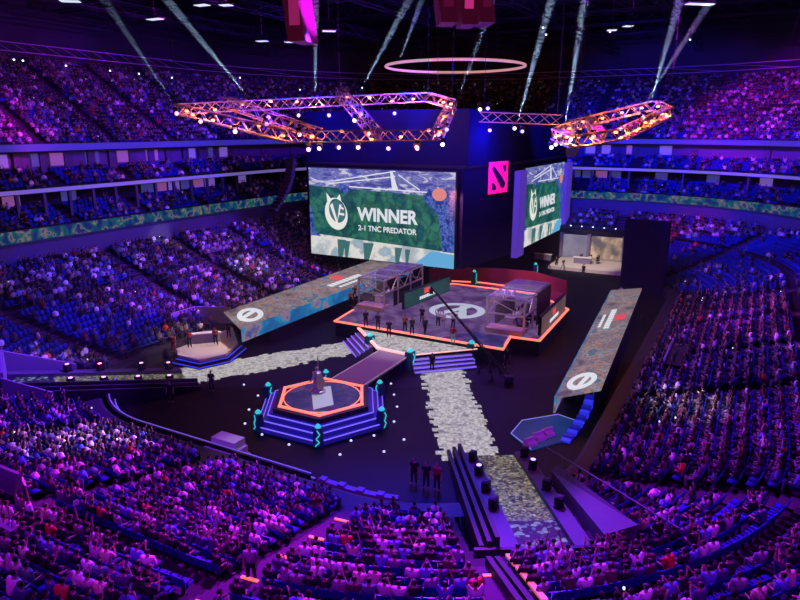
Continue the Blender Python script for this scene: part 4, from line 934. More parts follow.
# ------------------------------------------------------------------ analyst set at the far end of the floor
fs = empty('analyst_stage', W(40, 6, 0), YAW, 'pale grey studio stage with tall picture panels at the far end of the floor', 'stage')
m = MB(); m.prism([(-3.5, -9), (5, -9), (5, 5.5), (-3.5, 5.5)], 0, .5); m.build('deck', M['stone'], fs)
bl = led('blossom_video', [(0, (.06, .05, .06)), (.45, (.16, .13, .14)), (.55, (.45, .30, .22)), (.62, (.75, .5, .35)), (1, (.9, .7, .5))], .45, .75)
for nm, y0, y1, mt in (('picture_panel', -3.9, .9, bl), ('picture_panel', -8.8, -4.5, led('grey_set_video', [(0, (.08, .08, .14)), (.5, (.2, .2, .28)), (.6, (.6, .4, .3)), (1, (.8, .8, .9))], .6, .7)), ('picture_panel', 1.6, 5.4, led('lilac_set_video', [(0, (.1, .08, .2)), (.5, (.28, .25, .36)), (1, (.5, .45, .6))], .5, .7))):
    m = MB(); m.box(4.5, 4.7, y0, y1, .6, 4.3); m.build(nm, mt, fs)
for y in (-9.2, -4.2, 1.25, 5.7):
    m = MB(); m.tube((4.4, y, .5), (4.4, y, 4.9), .3, 10); m.build('column', M['violetpaint'], fs)
m = MB(); m.box(4.0, 5.2, -9.5, 6, 4.7, 5.3); m.build('canopy', M['black'], fs)
for i, y in enumerate((-7.5, -1.2)):
    t = empty('analyst_desk', W(40.5, 6, .5)+Vector((AX[0]*0+BX[0]*-y*-1, BX[1]*y, 0)), YAW, 'curved white and violet desk on the far studio stage, %s' % ('beside the grey picture panel' if i == 0 else 'before the blossom picture'), 'desk')
    m = MB(); m.box(-.35, .35, -1.4, 1.4, .9, 1.0); m.build('desk_top', M['white'], t); m = MB(); m.box(-.25, .25, -1.3, 1.3, 0, .9); m.build('front', M['violetpaint'], t)
rr = empty('dark_shelf', W(46.5, 0, 4.9), YAW, 'dark ledge with small lamps running above the far studio stage', 'ledge')
m = MB(); m.box(-.4, 1.4, -13, 13, 0, .5); m.build('ledge', M['dark'], rr)
m = MB()
for i in range(14): m.lathe([(.1, 0), (.12, .1), (.05, .16)], 6, (-.2, -12+i*1.8, .5))
m.build('lamps', M['lamp'], rr)
# ------------------------------------------------------------------ black drapes and hanging loudspeakers
m = MB(); d0, d1 = at(619, 292, 0), at(662, 297, 0); dn = (d1-d0).normalized(); dn = Vector((-dn.y, dn.x, 0))*1.6
m.prism([d0[:2], d1[:2], (d1+dn)[:2], (d0+dn)[:2]], 0, 9.6)
m.build('drape', M['drape'], label='tall black drape closing the corner behind the east roof board', cat='drape')
def line_array(p, n, label, yaw):
    t = empty('line_array_speaker', p, yaw, label, 'loudspeaker', 'hanging line array loudspeakers')
    for i in range(n):
        a = R_(1.2*i); m = MB(); x = -.02*i*i; m.hexa([(-.35+x, -.55, -.42*i-.40), (.35+x, -.55, -.42*i-.36), (.35+x, .55, -.42*i-.36), (-.35+x, .55, -.42*i-.40)], [(-.35+x, -.55, -.42*i), (.35+x, -.55, -.42*i), (.35+x, .55, -.42*i), (-.35+x, .55, -.42*i)]); m.build('cabinet', M['black'], t)
    m = MB(); m.box(-.4, .4, -.5, .5, 0, .12); m.tube((0, 0, .1), (0, 0, 36-p.z), .03, 4); m.build('rigging', M['black'], t)
line_array(Vector((-14.0, 84.0, 17.2)), 15, 'black line array loudspeaker hanging left of the large video screen', YAW)
line_array(W(18, 8, 22.0), 0+10, 'black line array loudspeaker hanging above the east half of the stage', YAW)
# ------------------------------------------------------------------ people on the stage and on the floor
CW = (.6, .6, .6); CB = (.02, .02, .025); CV = (.25, .12, .5)
def stand_at(x, y, z, pose, sh, tr, label, face=None, group=None):
    p = at(x, y, z); yw = face if face is not None else math.atan2(-p.y, -p.x)+random.uniform(-.5, .5)
    return person(pose, p, yw, sh, tr, label, group, 1.05)
WHO = [(366, 327, ZS, 'stand', (.03, .03, .05), CB, 'person in dark clothes at the stage corner by the west booth'),
 (378, 330, ZS, 'stand', (.05, .03, .08), CB, 'person in dark shirt, second along the stage front from the west'),
 (405, 332, ZS, 'stand', (.35, .08, .06), CB, 'person in dull red shirt left of centre on the stage'),
 (412, 335, ZS, 'point', (.05, .04, .05), CB, 'person in black reaching out, left of centre near the stage front'),
 (422, 323, ZS, 'stand', CB, CB, 'person in black standing behind the group in the middle of the stage'),
 (425, 335, ZS, 'walk', (.03, .03, .06), CB, 'person in dark blue stepping forward in the middle of the stage'),
 (438, 327, ZS, 'cheer', CW, CB, 'person in white shirt with arms up beside the floor emblem'),
 (443, 328, ZS, 'stand', CW, (.4, .4, .4), 'person in white shirt standing right beside the cheering one'),
 (453, 329, ZS, 'point', CW, CB, 'person in white shirt pointing towards the east booth'),
 (453, 344, ZS, 'stand', (.35, .04, .06), CW, 'person in dark red top and white trousers at the stage front edge'),
 (389, 337, ZS, 'stand', (.04, .03, .05), CB, 'person in dark jacket alone near the stage front west of centre'),
 (351, 306, ZS, 'stand', (.45, .14, .04), CB, 'person in orange shirt at the west tip of the stage'),
 (355, 300, ZS, 'stand', (.2, .05, .03), CB, 'person in brown shirt behind the orange shirt at the west tip'),
 (432, 372, 0, 'stand', CB, CB, 'person in black standing at the foot of the stage steps on the stone path'),
 (212, 391, 0, 'stand', CB, CB, 'person in black with a pack standing on the dark floor below the west path'),
 (171, 402, 0, 'stand', CB, CB, 'person in black standing at the west end of the stone path'),
 (414, 484, 0, 'stand', CB, CB, 'person in black at the left of the pair near the ramp'),
 (426, 488, 0, 'stand', CB, CB, 'person in black at the right of the pair near the ramp'),
 (437, 490, 0, 'stand', (.25, .05, .05), CB, 'person in dull red top standing by the stepped rail of the near ramp'),
 (502, 364, 0, 'stand', CB, CB, 'person in black under the stage front, left one near the crane'),
 (507, 367, 0, 'walk', CB, CB, 'person in black walking past under the stage front near the crane'),
 (583, 276, 0, 'stand', CB, CB, 'person in black standing before the far studio stage'),
 (556, 268, 0, 'stand', CB, CB, 'person in black behind a camera left of the far studio stage'),
 (174, 352, .7, 'stand', (.5, .08, .06), (.3, .03, .04), 'person all in red standing behind the west panel stage'),
 (190, 348, .9, 'stand', (.45, .04, .05), CB, 'person in red shirt right of the one all in red'),
 (201, 338, .7, 'stand', CW, CB, 'person in white shirt at the back of the west panel stage'),
 (216, 345, .7, 'stand', (.45, .1, .1), CB, 'person in pink shirt standing behind the white panel desk'),
 (229, 338, .7, 'stand', CB, CB, 'person in black at the right end of the west panel stage'),
 (636, 308, 0, 'stand', (.1, .08, .1), CB, 'person in dark clothes by the far end of the east roof board'),
 (620, 300, 0, 'stand', (.4, .35, .35), CB, 'person in grey shirt beyond the far end of the east roof board')]
for a in WHO: stand_at(*a)
cg = empty('office_chair', (0, 0, 0))
bpy.data.objects.remove(cg)
chs = MB(); chs.box(-.25, .25, -.25, .25, .42, .5); chs.box(-.24, .24, -.3, -.22, .5, 1.15); chs.tube((0, 0, .05), (0, 0, .42), .04, 6)
for i in range(5): chs.tube((0, 0, .08), (.3*math.cos(i*1.256), .3*math.sin(i*1.256), .05), .03, 4)
def chair_person(P, yw, sh, lab, lab2, grp):
    t = empty('gaming_chair', P, yw-math.pi/2, lab2, 'chair', grp+' chairs')
    a = MB(); a.box(-.26, .26, -.25, .27, .42, .5); a.build('seat', M['black'], t); a = MB(); a.hexa([(-.25, -.30, .5), (.25, -.30, .5), (.25, -.22, .5), (-.25, -.22, .5)], [(-.2, -.42, 1.25), (.2, -.42, 1.25), (.2, -.36, 1.25), (-.2, -.36, 1.25)]); a.build('backrest', M['black'], t)
    a = MB(); a.tube((0, 0, .06), (0, 0, .42), .04, 6)
    for i in range(5): a.tube((0, 0, .08), (.3*math.cos(i*1.256), .3*math.sin(i*1.256), .04), .03, 4)
    a.build('base', M['black'], t)
    d = Vector((math.cos(yw), math.sin(yw), 0)); person('sit', P-d*.05-Vector((0, 0, .0)), yw, sh, CB, lab, grp)
for i in range(4):
    P = W(-.9+i*1.25, 8.35, ZS+.02); chair_person(P, YAW-math.pi/2+math.pi*0, CV if i < 3 else CW, 'player in %s shirt sitting in the east booth, %s from the glazed front' % ('violet' if i < 3 else 'white', ordn(i)), 'black high-backed chair in the east booth, %s from the glazed front' % ordn(i), 'players in the east booth')
for i in range(4):
    P = W(.6+i*1.25, -9.5, ZS+.02); chair_person(P, YAW-math.pi/2+math.pi, CB, 'player in black sitting in the west booth, %s from the glazed front' % ordn(i), 'black high-backed chair in the west booth, %s from the glazed front' % ordn(i), 'players in the west booth')
for i, v in enumerate((-.6, .6, 1.6)):
    P = W(41.6, 5+v*1.2, .5); chair_person(P, YAW+math.pi, CB if i != 1 else CW, 'presenter seated behind the far studio desk, %s from the east' % ordn(i), 'black chair behind the far studio desk, %s from the east' % ordn(i), 'presenters on the far studio stage')
# --- camera crane
jb = at(490, 376, 0); jib = empty('camera_crane', jb, 0, 'black camera crane with long arm reaching over the stage edge', 'camera crane')
tip = at(443, 285, 4.5); tip = Vector((jb.x-4.9, jb.y+7.2, 6.2)); piv = jb+Vector((0, 0, 1.7)); dr = (tip-piv).normalized(); back = piv-dr*2.6
m = MB(); m.tube(back, tip, .10, 6, .06); m.tube(back+Vector((0, 0, .35)), tip+Vector((0, 0, .1)), .04, 5)
for i in range(12):
    a = back.lerp(tip, i/12); m.tube(a, back.lerp(tip, (i+1)/12)+Vector((0, 0, .35*(1-(i+1)/13))), .02, 4)
child_of(m, 'arm', M['black'], jib)
m = MB(); m.box(back.x-.35, back.x+.35, back.y-.3, back.y+.3, back.z-.35, back.z+.3); child_of(m, 'counterweight', M['dark'], jib)
m = MB()
for i in range(3): m.tube(piv, jb+Vector((1.1*math.cos(2.1*i+.5), 1.1*math.sin(2.1*i+.5), .3)), .06, 5)
m.tube(jb+Vector((0, 0, .3)), piv, .12, 8); child_of(m, 'tripod', M['black'], jib)
for i in range(3):
    c = jb+Vector((1.1*math.cos(2.1*i+.5), 1.1*math.sin(2.1*i+.5), .26)); m = MB(); m.tube(c+Vector((-.1, 0, 0)), c+Vector((.1, 0, 0)), .26, 12); child_of(m, 'wheel', M['rubber'], jib)
m = MB(); m.box(tip.x-.18, tip.x+.18, tip.y-.3, tip.y+.3, tip.z-.55, tip.z-.15); m.tube(tip, tip-Vector((0, 0, .2)), .05, 6); child_of(m, 'camera_head', M['black'], jib)
# --- case and camera tripod at the far studio
for i, (x, y, l) in enumerate(((549, 272, 'camera on black tripod left of the far studio stage'), (563, 271, 'camera on black tripod before the far studio stage'), (640, 330, 'camera on black tripod behind the east roof board'))):
    t = empty('video_camera', at(x, y, 0), YAW, l, 'camera'); m = MB()
    for k in range(3): m.tube((0, 0, 1.3), (.5*math.cos(k*2.1), .5*math.sin(k*2.1), 0), .035, 5)
    m.build('tripod', M['black'], t); m = MB(); m.box(-.35, .25, -.14, .14, 1.3, 1.65); m.tube((-.35, 0, 1.48), (-.6, 0, 1.48), .09, 8); m.build('camera_body', M['dark'], t)
# ------------------------------------------------------------------ lighting girders
tm = mat('warm_lit_aluminium', (.85, .55, .40), .4, .6)  # warm lamplight tinted into the aluminium
ZL, ZH = 20.3, 24.6
def on_px(px_, py_, d):                       # point d metres along the ground line of sight
    u = (px_-400)/FPX; v = (300-py_)/FPX; dx, dy, dz = u, math.cos(TILT)+v*math.sin(TILT), -math.sin(TILT)+v*math.cos(TILT); k = d/dy
    return Vector((dx*k, d, HC+dz*k))
def girder_loop(label, nodes, extra, warm, gname='lighting_truss'):
    t = empty(gname, nodes[0], 0, label, 'lighting truss'); n = len(nodes)
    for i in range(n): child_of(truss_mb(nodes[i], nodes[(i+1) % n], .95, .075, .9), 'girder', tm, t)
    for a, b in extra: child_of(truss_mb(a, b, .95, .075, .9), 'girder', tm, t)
    m = MB()
    for p in nodes: m.tube(p+Vector((0, 0, .4)), Vector((p.x, p.y, 37)), .025, 3)
    child_of(m, 'hoist_chain', M['dark'], t); return t
n1 = [on_px(178, 109, 66), on_px(340, 101, 72), on_px(428, 97, 76), on_px(452, 104, 73), on_px(437, 135, 62), on_px(290, 137, 58)]
girder_loop('long tilted hexagonal lighting truss glowing orange above the large screen', n1, [(on_px(340, 92, 74), on_px(378, 136, 61)), (on_px(226, 102, 68), on_px(318, 134, 60))], True)
n2 = [on_px(556, 134, 66), on_px(577, 124, 72), on_px(655, 105, 76), on_px(669, 112, 73), on_px(622, 134, 60), on_px(575, 142, 58)]
girder_loop('short steep lighting truss glowing orange right of the screens', n2, [(on_px(590, 121, 74), on_px(600, 138, 60))], True)
t = empty('lighting_truss', on_px(480, 117, 71), 0, 'straight pinkish lighting truss spanning behind the two orange ones', 'lighting truss')
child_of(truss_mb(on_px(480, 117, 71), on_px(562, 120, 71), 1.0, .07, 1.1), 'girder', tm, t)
m = MB()
for x in (484, 558): p = on_px(x, 114, 71); m.tube(p, Vector((p.x, p.y, 37)), .025, 3)
child_of(m, 'hoist_chain', M['dark'], t)
# warm lamps clamped inside the girders: they add to the glow tinted into the girders
def warm_lamp(p, e=90, c=(1, .27, .10)):
    L = bpy.data.lights.new('truss_lamp', 'POINT'); L.energy = e; L.color = c; L.shadow_soft_size = .25
    o = bpy.data.objects.new('truss_lamp', L); COL.objects.link(o); o.location = p
for nodes in (n1, n2):
    n = len(nodes)
    for i in range(n):
        a, b = nodes[i], nodes[(i+1) % n]; k = max(1, int((b-a).length/4.5))
        for q in range(k): warm_lamp(a.lerp(b, (q+.5)/k)+Vector((0, -.3, -.9)), 620)
# moving heads
mh = {}
def moving_head(p, target, label, lens, name='moving_head_light', grp=None):
    t = empty(name, p, 0, label, 'stage light', grp); d = (Vector(target)-p).normalized()
    if 'base' not in mh:
        mh['base'] = MB().box(-.2, .2, -.2, .2, -.05, .2).mesh('base', M['black']); mh['yoke'] = MB().box(-.27, -.21, -.06, .06, -.5, 0).box(.21, .27, -.06, .06, -.5, 0).mesh('yoke', M['black'])
        mh['head'] = MB().lathe([(.16, -.3), (.2, -.15), (.19, .25)], 10).mesh('head', M['black'])
    for nm in ('base', 'yoke'):
        o = bpy.data.objects.new(nm, mh[nm]); COL.objects.link(o); o.parent = t
    key = 'lens'+lens
    if key not in mh: mh[key] = MB().lathe([(.19, .25), (.17, .31), (.08, .34)], 12).mesh('lens', M[lens])
    q = d.to_track_quat('Z', 'Y')
    for nm, me in (('head', mh['head']), ('lens', mh[key])):
        o = bpy.data.objects.new(nm, me); COL.objects.link(o); o.parent = t; o.location = (0, 0, -.35); o.rotation_mode = 'QUATERNION'; o.rotation_quaternion = q
    return t
CAM = Vector((0, 0, HC))
k = 0
for (x, y, d, ln) in ((269, 117, 64, 'lampv'), (266, 124, 62, 'lampv'), (298, 115, 70, 'lampv'), (329, 115, 70, 'lampv'), (361, 114, 72, 'lampv'), (355, 120, 66, 'lamp'), (395, 113, 73, 'lampv'), (447, 129, 64, 'lampv'), (443, 144, 61, 'lamp'), (438, 134, 62, 'lampp'),
      (309, 149, 60, 'lampv'), (320, 148, 60, 'lampv'), (338, 147, 60, 'lampv'), (358, 147, 61, 'lampv'), (389, 148, 61, 'lampv'), (417, 147, 61, 'lampv'), (418, 148, 62, 'lampv'), (235, 131, 60, 'lamp'), (176, 113, 65, 'lampp'), (200, 121, 62, 'lampp'), (299, 134, 59, 'lampp'), (369, 133, 62, 'lampp'),
      (490, 130, 71, 'lampv'), (515, 128, 71, 'lamp'), (522, 131, 71, 'lampv'), (563, 129, 70, 'lamp'), (551, 147, 64, 'lamp'), (556, 144, 64, 'lampv'), (562, 143, 63, 'lampv'), (570, 139, 62, 'lamp'), (578, 136, 62, 'lampv'), (593, 136, 61, 'lampp'), (620, 128, 64, 'lamp'), (643, 117, 70, 'lamp'), (658, 113, 73, 'lampp'), (667, 116, 72, 'lampp'), (480, 109, 71, 'lamp'), (488, 108, 71, 'lampv')):
    p = on_px(x, y, d); where_ = 'orange hexagonal truss' if x < 470 else 'straight pinkish truss' if x < 550 else 'short steep truss'
    colr = {'lamp': 'white', 'lampv': 'violet', 'lampp': 'pink'}[ln]; cnt = k; k += 1
    moving_head(p+Vector((0, 0, .35)), CAM+Vector((random.uniform(-20, 20), 0, -12)), '%s spotlight hung on the %s, %s in the rig from its west end' % (colr, where_, ordn(cnt if x < 470 else cnt-22 if x < 550 else cnt-25)), ln, grp='spotlights hung on the trusses')
# small bright lamps along the upper tier's back, and roof work lights
lm = MB().lathe([(.09, -.06), (.15, .06), (.08, .15)], 8).mesh('roof_lamp', M['lamp'])
for i, (x, y, d) in enumerate(((14, 60, 92), (23, 61, 93), (66, 66, 98), (110, 71, 105), (139, 74, 108), (172, 78, 112), (398, 108, 140), (300, 90, 120), (690, 40, 110), (543, 28, 100), (546, 35, 100), (240, 78, 120), (610, 32, 100))):
    o = bpy.data.objects.new('roof_lamp', lm); COL.objects.link(o); o.location = on_px(x, y, d); tag(o, 'small round white lamp under the dark roof, %s counted from the far left' % ordn(i), 'lamp', 'small white lamps under the roof')
wlm = mat('work_light', (.3, .32, .35), .4, emit=(.75, .85, 1), es=.9)
for i, (x, y, d, w) in enumerate(((155, 19, 70, 2.6), (2+200, 5, 66, 2.2), (226, 5, 66, 1.8), (262, 41, 80, 2.0), (290, 42, 82, 2.0), (329, 31, 74, 2.2), (612, 30, 74, 1.6), (628, 26, 74, 1.5), (700, 4, 66, 4.0), (70, 1, 60, 2.5))):
    w *= .7; p = on_px(x, y, d); t = empty('work_light', p, random.uniform(-.5, .2), 'pale flat roof work light hanging in the dark steel, %s from the west' % ordn(i), 'lamp', 'pale work lights in the roof')
    m = MB(); m.box(-w/2, w/2, -.5, .5, 0, .12); m.build('housing', M['dark'], t); m = MB(); m.box(-w/2+.08, w/2-.08, -.42, .42, -.05, 0); m.build('diffuser', wlm, t)
    m = MB(); m.tube((0, 0, .1), (0, 0, 37-p.z), .03, 3); m.build('hanger', M['dark'], t)
# orange lamps in the girders
om = MB().lathe([(.12, -.1), (.2, 0), (.12, .12)], 7).mesh('amber_lamp', M['orange'])
c = 0
for nodes, nm in ((n1, 'long hexagonal truss'), (n2, 'short steep truss')):
    n = len(nodes)
    for i in range(n):
        a, b = nodes[i], nodes[(i+1) % n]; kk = max(2, int((b-a).length/2.6))
        for q in range(kk):
            o = bpy.data.objects.new('amber_lamp', om); COL.objects.link(o); o.location = a.lerp(b, (q+.3)/kk)+Vector((0, random.uniform(-.3, .3), random.uniform(-.45, .45))); c += 1
            tag(o, 'tiny amber lamp glowing inside the %s, %s along it' % (nm, ordn(min(c, 69))), 'lamp', 'amber lamps inside the '+nm)
# halo ring
hr = empty('halo_ring', on_px(455, 67, 90), 0, 'large thin pale orange ring hanging high above the stage', 'ring'); c_ = on_px(455, 66.5, 90)
m = MB(); P = [c_+Vector((9.2*math.cos(t), 9.2*math.sin(t), 0)) for t in [2*math.pi*i/64 for i in range(64)]]; m.path(P+[P[0]], .17, 6); child_of(m, 'tube', mat('halo_tube', (.7, .45, .4), .5, emit=(.62, .30, .24), es=.8), hr)
m = MB()
for i in range(0, 64, 16): m.tube(P[i+5], Vector((P[i+5].x, P[i+5].y, 37)), .02, 3)
child_of(m, 'hanger', M['dark'], hr)
# magenta lit scoreboard boxes in the roof
for i, (x, y, d, w, lab) in enumerate(((303, 24, 62, 1.6, 'magenta lit roof box hanging left of the middle'), (447, 6, 64, 1.5, 'dim magenta roof box left of the bright pink one'), (467, 8, 64, 1.4, 'bright pink roof box at the top edge'), (485, 6, 64, 1.4, 'dim magenta roof box right of the bright pink one'))):
    p = on_px(x, y, d); t = empty('scoreboard_box', p, -.3 if i == 0 else .1, lab, 'hanging box')
    m = MB(); m.hexa([(-w/2, -1.5, -1.6), (w/2, -1.5, -1.6), (w/2, 1.5, -1.6), (-w/2, 1.5, -1.6)], [(-w/2-.6, -1.5, 3), (w/2-.6, -1.5, 3), (w/2-.6, 1.5, 3), (-w/2-.6, 1.5, 3)]); m.build('housing', M['magpanel'], t)  # magenta light falling on the box put in as a faint glow
    m = MB(); m.box(-w/2+.2, w/2-.4, -1.56, -1.5, -.3, 2.0); m.build('panel', mat('magenta_screen', (.08, .01, .04), .5, emit=(.7, .03, .25), es=(.35, .1, .7, .1)[i]), t)
    m = MB(); m.tube((0, 0, 3), (0, 0, 39.5-p.z), .05, 4); m.build('hanger', M['dark'], t)
# ------------------------------------------------------------------ steps and step lights on the near aisles
def aisle(s, label, r1=20, step=True, near=False):
    t = empty('aisle_steps', W(*peri(s, 1.2)[:2], 1.0), 0, label, 'stairs'); m = MB(); l = []
    for r, (R, z) in enumerate(ROWS[:r1]):
        nz = ROWS[r+1][1] if r+1 < len(ROWS) else z+.4
        for (ra, rb, zz) in ((R, R+.45, z+.02), (R+.45, R+.9, (z+nz)/2)):
            u0, v0, nu, nv = peri(s, ra); u1, v1, _, _ = peri(s, rb); tu, tv = -nv*.6, nu*.6
            if in_gap(u0, v0, ra, .3): continue
            m.prism([W(u0-tu, v0-tv)[:2], W(u1-tu, v1-tv)[:2], W(u1+tu, v1+tv)[:2], W(u0+tu, v0+tv)[:2]], z-.1, zz)
            if near and r % 3 == 2 and ra == R:
                q = MB(); q.prism([W(u0-tu*.75, v0-tv*.75)[:2], W(u0-tu*.75+nu*.14, v0-tv*.75+nv*.14)[:2], W(u0+tu*.55+nu*.14, v0+tv*.55+nv*.14)[:2], W(u0+tu*.55, v0+tv*.55)[:2]], zz, zz+.05); l.append(q)
    if not m.v: bpy.data.objects.remove(t); return
    child_of(m, 'steps', M['aisle_tint'], t)
    for q in l: child_of(q, 'step_light', M['steplight'], t)
AN = ['the barrier block', 'the near aisle left of the ramp', 'the aisle hugging the near ramp', 'the first aisle right of the ramp', 'the second aisle on the right', 'the third aisle on the right', 'the fourth aisle on the right', 'the fifth aisle on the right']
for i, s in enumerate(AISLES):
    p = W(*peri(s, 8)[:2], 3)
    if not visible(p, 200): continue
    aisle(s, 'purple lit stair aisle, '+(AN[i] if i < 8 else '%s aisle counted on from the right side' % ordn(i)), 22, True, i in (1, 2))
# guard rails of the vomitory at the lower left
a, b = arc_pts(1.0, 13.5, 15.75, 24), arc_pts(1.0, 13.5, 15.9, 24); m = MB()
for i in range(24): uvprism([a[i], a[i+1], b[i+1], b[i]], 5.9, 6.9, m)
m.build('guard_wall', M['violetpaint'], label='low curved guard wall crossing the stands at the lower left', cat='wall panel')
a, b = arc_pts(2.2, 7.4, 12.0, 12), arc_pts(2.2, 7.4, 12.15, 12); m = MB()
for i in range(12): uvprism([a[i], a[i+1], b[i+1], b[i]], 4.2, 5.6, m)
m.build('guard_wall', M['violetpaint'], label='short curved guard wall round the stair opening at the lower left', cat='wall panel')
# handrail lines in front of the club level and a black block standing in for the shade of the east stair opening
m = MB(); p = at(675, 363, 1.9); u, v = to_uv(p); uvbox(m, u-2.6, u+2.6, v-.6, v+.6, 1.0, 2.6); m.build('stair_opening_shade', M['black'], label='black rectangular block in place of the shaded stair opening in the east stands', cat='opening')
m = MB(); uvbox(m, u-2.7, u+2.7, v-.75, v-.6, 1.0, 2.9); m.build('guard_wall', M['violetpaint'], label='pale low wall before the black stair opening in the east stands', cat='wall panel')
p = at(303, 533, 2.0); q = person('stand', at(317, 524, 1.2), -1.2, (.08, .07, .03), CB, 'person in dark vest with yellow stripes standing at the foot of the near aisle', None, 1.05)
q = person('stand', at(252, 585, 3.6), -1.6, (.30, .14, .36), CB, 'person standing on the near aisle looking at a phone, lower left of it', None, 1.08)
# ------------------------------------------------------------------ light
def spot(p, t, col, e, ang, blend=.6, r=.3, name='stage_spot'):
    L = bpy.data.lights.new(name, 'SPOT'); L.energy = e; L.color = col; L.spot_size = R_(ang); L.spot_blend = blend; L.shadow_soft_size = r
    o = bpy.data.objects.new(name, L); COL.objects.link(o); o.location = p; o.rotation_euler = (Vector(t)-Vector(p)).to_track_quat('-Z', 'Y').to_euler(); return o
VI, MG, BL, PU, WH, WM = (.17, .015, 1), (.60, .006, .72), (.008, .012, 1), (.34, .012, 1), (.75, .70, 1), (1, .78, .6)
K = 1000; PM = (.42, .012, .85)
LT = [ # position (u, v, z), target, colour, kW, cone
 ((-10, -8, 30), (-12, -31, 4), VI, 95, 34), ((5, -6, 30), (6, -30, 4), VI, 80, 34), ((-6, -10, 30), (-24, -31, 5), BL, 80, 34), ((10, -8, 30), (20, -30, 4), MG, 55, 36),
 ((-18, -4, 30), (-35, -17, 4), VI, 150, 30), ((-15, 0, 30), (-42, -8, 5), PU, 75, 34), ((-18, 2, 30), (-41, 4, 4), MG, 105, 30), ((-18, 6, 30), (-41, 14, 5), MG, 110, 30), ((-14, 4, 31), (-38, 12, 4), BL, 120, 44), ((-18, 10, 30), (-36, 25, 5), PU, 120, 34), 
 ((-12, 10, 30), (-24, 29, 4), PU, 70, 32), ((-4, 8, 30), (-8, 29, 4), VI, 50, 34), ((4, 8, 30), (6, 30, 4), MG, 50, 34), ((14, 8, 30), (20, 31, 5), VI, 45, 34), ((20, 8, 30), (30, 29, 5), BL, 50, 38),
 ((-6, 0, 33), (-20, -52, 25), MG, 240, 27), ((0, 0, 33), (-2, -53, 24), PU, 90, 36), ((8, 0, 33), (16, -52, 24), VI, 70, 38), ((14, 0, 33), (38, -44, 24), VI, 60, 36),
 ((12, 5, 33), (58, 8, 24), BL, 90, 40), ((12, 8, 33), (54, 26, 24), PU, 180, 30), ((6, 10, 33), (42, 42, 24), MG, 130, 34), ((0, 10, 33), (32, 50, 24), PU, 120, 34), ((12, 5, 33), (56, 20, 23), MG, 100, 22),
 ((-4, 0, 28), (-10, -42, 13), BL, 75, 44), ((6, 0, 28), (18, -42, 13), BL, 80, 46), ((16, 4, 28), (58, 4, 13), BL, 110, 46), ((12, 8, 28), (50, 30, 12), BL, 90, 40), ((12, 8, 26), (46, 20, 8), BL, 24, 30),
 ((20, 0, 24), (46, 18, 5), MG, 35, 24),
 # small pale pools of light on the crowd
 # house lights over the near stands
 ((-66, 6, 34), (-42, 4, 4), PM, 20, 50), ((-64, 26, 34), (-42, 18, 4), PM, 22, 46), ((-60, -16, 34), (-38, -14, 4), VI, 22, 50), ((-40, 50, 34), (-30, 30, 4), PM, 24, 50), ((-10, 56, 34), (-8, 31, 4), PU, 24, 50), ((12, 56, 34), (8, 31, 4), VI, 20, 50),
 # stage and floor
 ((-14, 6, 24), (2, 0, 1.6), (.7, .5, 1), 13, 36), ((-16, -4, 24), (-9, 0, 1), WH, 14, 26), ((-14, 4, 26), (-24, 1, 1), (.8, .8, 1), 7, 16), ((0, 10, 26), (4, 15.5, 0), WH, 3.0, 8), 
 ((-16, 2, 28), (-16, 9, 0), WH, 5, 20), ((-10, -4, 28), (-17, -11, 0), WH, 5, 20), ((-26, 4, 30), (-30, 8, 0), (.005, .008, 1), 22, 34), ((-20, 0, 30), (-30, 5, 0), (.04, .06, 1), 5, 34),
 ((-10, -9, 16), (-17.5, -18.2, 1), WM, 17, 26), ((24, 3, 22), (40, 5, 1), WM, 34, 30), ((8, -4, 15), (18, 0, 1), (1, .25, .25), 10, 50), ((0, 5, 18), (1, 8, 2), WM, 3.5, 30), ((-6, -4, 18), (1, -9, 2), WM, 3.5, 30),
 ((-20, 12, 26), (-33, 18, 3), (.42, .3, 1), 6, 26), ((-20, -10, 26), (-30, -20, 3), (.35, .28, 1), 14, 26),
]
for i_, (p, t, c_, e, a_) in enumerate(LT): spot(W(*p), W(*t), c_, e*K*(1.05 if i_ < 30 else (.9)), a_)
for x, y, z, e, a_, c_ in ((150, 248, 6, 34, 7, WM), (250, 262, 4.5, 42, 9, WH), (85, 438, 3, 130, 9, WM), (112, 425, 2.5, 60, 6, WM), (55, 415, 4, 150, 14, VI), (688, 402, 3, 150, 9, WM), (658, 388, 2.5, 110, 7, WH), (682, 232, 6, 40, 6, WM), (787, 338, 5, 90, 6, WM), (720, 315, 4, 190, 16, VI), (170, 300, 3.5, 90, 14, VI), (222, 460, 1, 26, 5, WH)):  # the last one is added just to whiten the riser
    spot(W(2, 2, 30), at(x, y, z), c_, e*K, a_, .8)
# cone-shaped haze bodies that give the moving-head beams their shape
def haze_mat(d):
    m = bpy.data.materials.new('haze'); m.use_nodes = True; nt = m.node_tree; nt.nodes.clear(); o = nt.nodes.new('ShaderNodeOutputMaterial'); v = nt.nodes.new('ShaderNodeVolumeScatter')
    v.inputs['Density'].default_value = d; v.inputs['Color'].default_value = (.8, .88, 1, 1); nt.links.new(v.outputs[0], o.inputs['Volume']); return m
HZ = haze_mat(.03)
BEAMS = [((515, 128, 71), (553, -10, 64), 1.0), ((563, 128, 70), (585, -10, 62), 1.3), ((455, 106, 72), (497, -10, 66), .5), ((250, 98, 70), (160, -10, 60), .5), ((316, 112, 70), (316, -10, 64), .4),
         ((648, 106, 74), (672, 20, 66), .5), ((358, 96, 72), (412, -5, 64), .4), ((640, 108, 74), (690, 30, 68), .25), ((178, 108, 66), (100, -10, 58), .35), ((400, 60, 86), (425, -8, 76), .2)]
hz = None
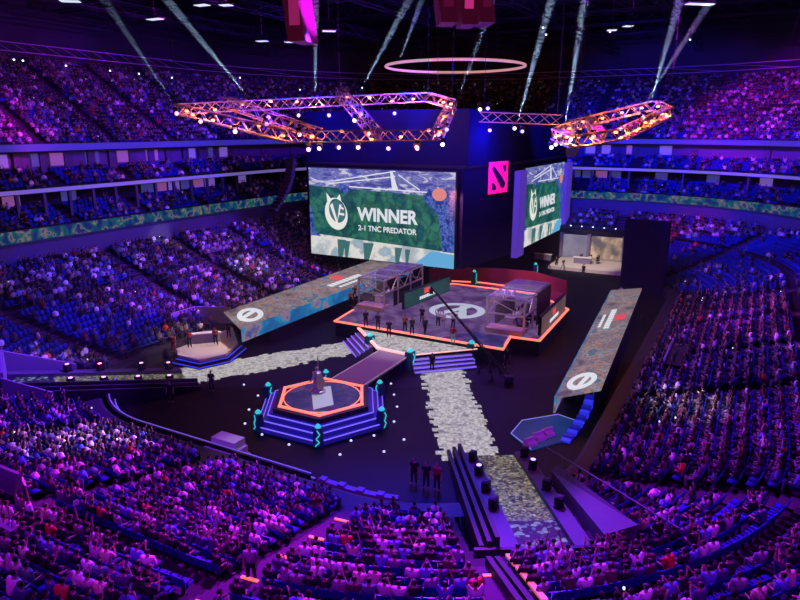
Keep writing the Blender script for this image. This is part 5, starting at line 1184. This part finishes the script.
for i, (a, b, s) in enumerate(BEAMS):
    A_, B_ = on_px(*a), on_px(*b); d = (B_-A_); L = d.length*1.3; d.normalize(); ha = R_(1.6); A_ = A_+d*.9+Vector((0, -.5, 0))
    mb = MB().tube(A_-d*.6, A_+d*L, .06, 20, math.tan(ha)*L+.06)
    mb.build('haze', HZ, label='beam of lit haze rising from a spotlight into the roof, %s of the beams' % ordn(i), cat='haze', kind='stuff')
    spot(A_-d*1.2, A_+d*10, (.55, .75, 1), s*330*K, 2*math.degrees(ha)*1.5, .5, .12, 'beam_lamp')
hb_ = MB(); uvprism(ellipse(8, -4, 50, 38, 28), 9.5, 38, hb_); hb_.build('thin_haze', haze_mat(.0006), label='thin blue haze hanging round the trusses and screens', cat='haze', kind='stuff')
for p in ((4, -8, 21), (14, 0, 20), (6, -22, 22)):  # unseen point lamps added to make the haze glow blue
    L = bpy.data.lights.new('blue_glow_fill', 'POINT'); L.energy = 3*K; L.color = (.01, .01, 1); L.shadow_soft_size = .8; o = bpy.data.objects.new('blue_glow_fill', L); COL.objects.link(o); o.location = W(*p)
for px_, py_, d_ in ((452, 150, 66), (372, 122, 68), (505, 136, 74)):  # more added blue points, close to the trusses
    L = bpy.data.lights.new('blue_glow_fill', 'POINT'); L.energy = 4*K; L.color = (.02, .02, 1); L.shadow_soft_size = .5; o = bpy.data.objects.new('blue_glow_fill', L); COL.objects.link(o); o.location = on_px(px_, py_, d_)
w = bpy.data.worlds.new('ambient_fill'); w.use_nodes = True; w.node_tree.nodes['Background'].inputs[0].default_value = (.03, .03, .45, 1); w.node_tree.nodes['Background'].inputs[1].default_value = .03; sc.world = w  # dim blue background added as overall fill light
# ------------------------------------------------------------------ camera
cd = bpy.data.cameras.new('camera'); cd.sensor_width = 36; cd.lens = FPX*36/800; cd.clip_end = 500; cam = bpy.data.objects.new('camera', cd); COL.objects.link(cam)
cam.location = (0, 0, HC); cam.rotation_euler = (math.pi/2-TILT, 0, 0); sc.camera = cam
sc.view_settings.view_transform = 'Standard'; sc.view_settings.look = 'None'; sc.view_settings.gamma = 1; sc.view_settings.exposure = 0
c = sc.cycles; c.max_bounces = 4; c.diffuse_bounces = 2; c.glossy_bounces = 2; c.transparent_max_bounces = 8; c.volume_bounces = 0; c.sample_clamp_indirect = 3; c.use_denoising = True; c.use_light_tree = True
print('objects', len(sc.objects), 'crowd', len(items), 'seats', len(it))
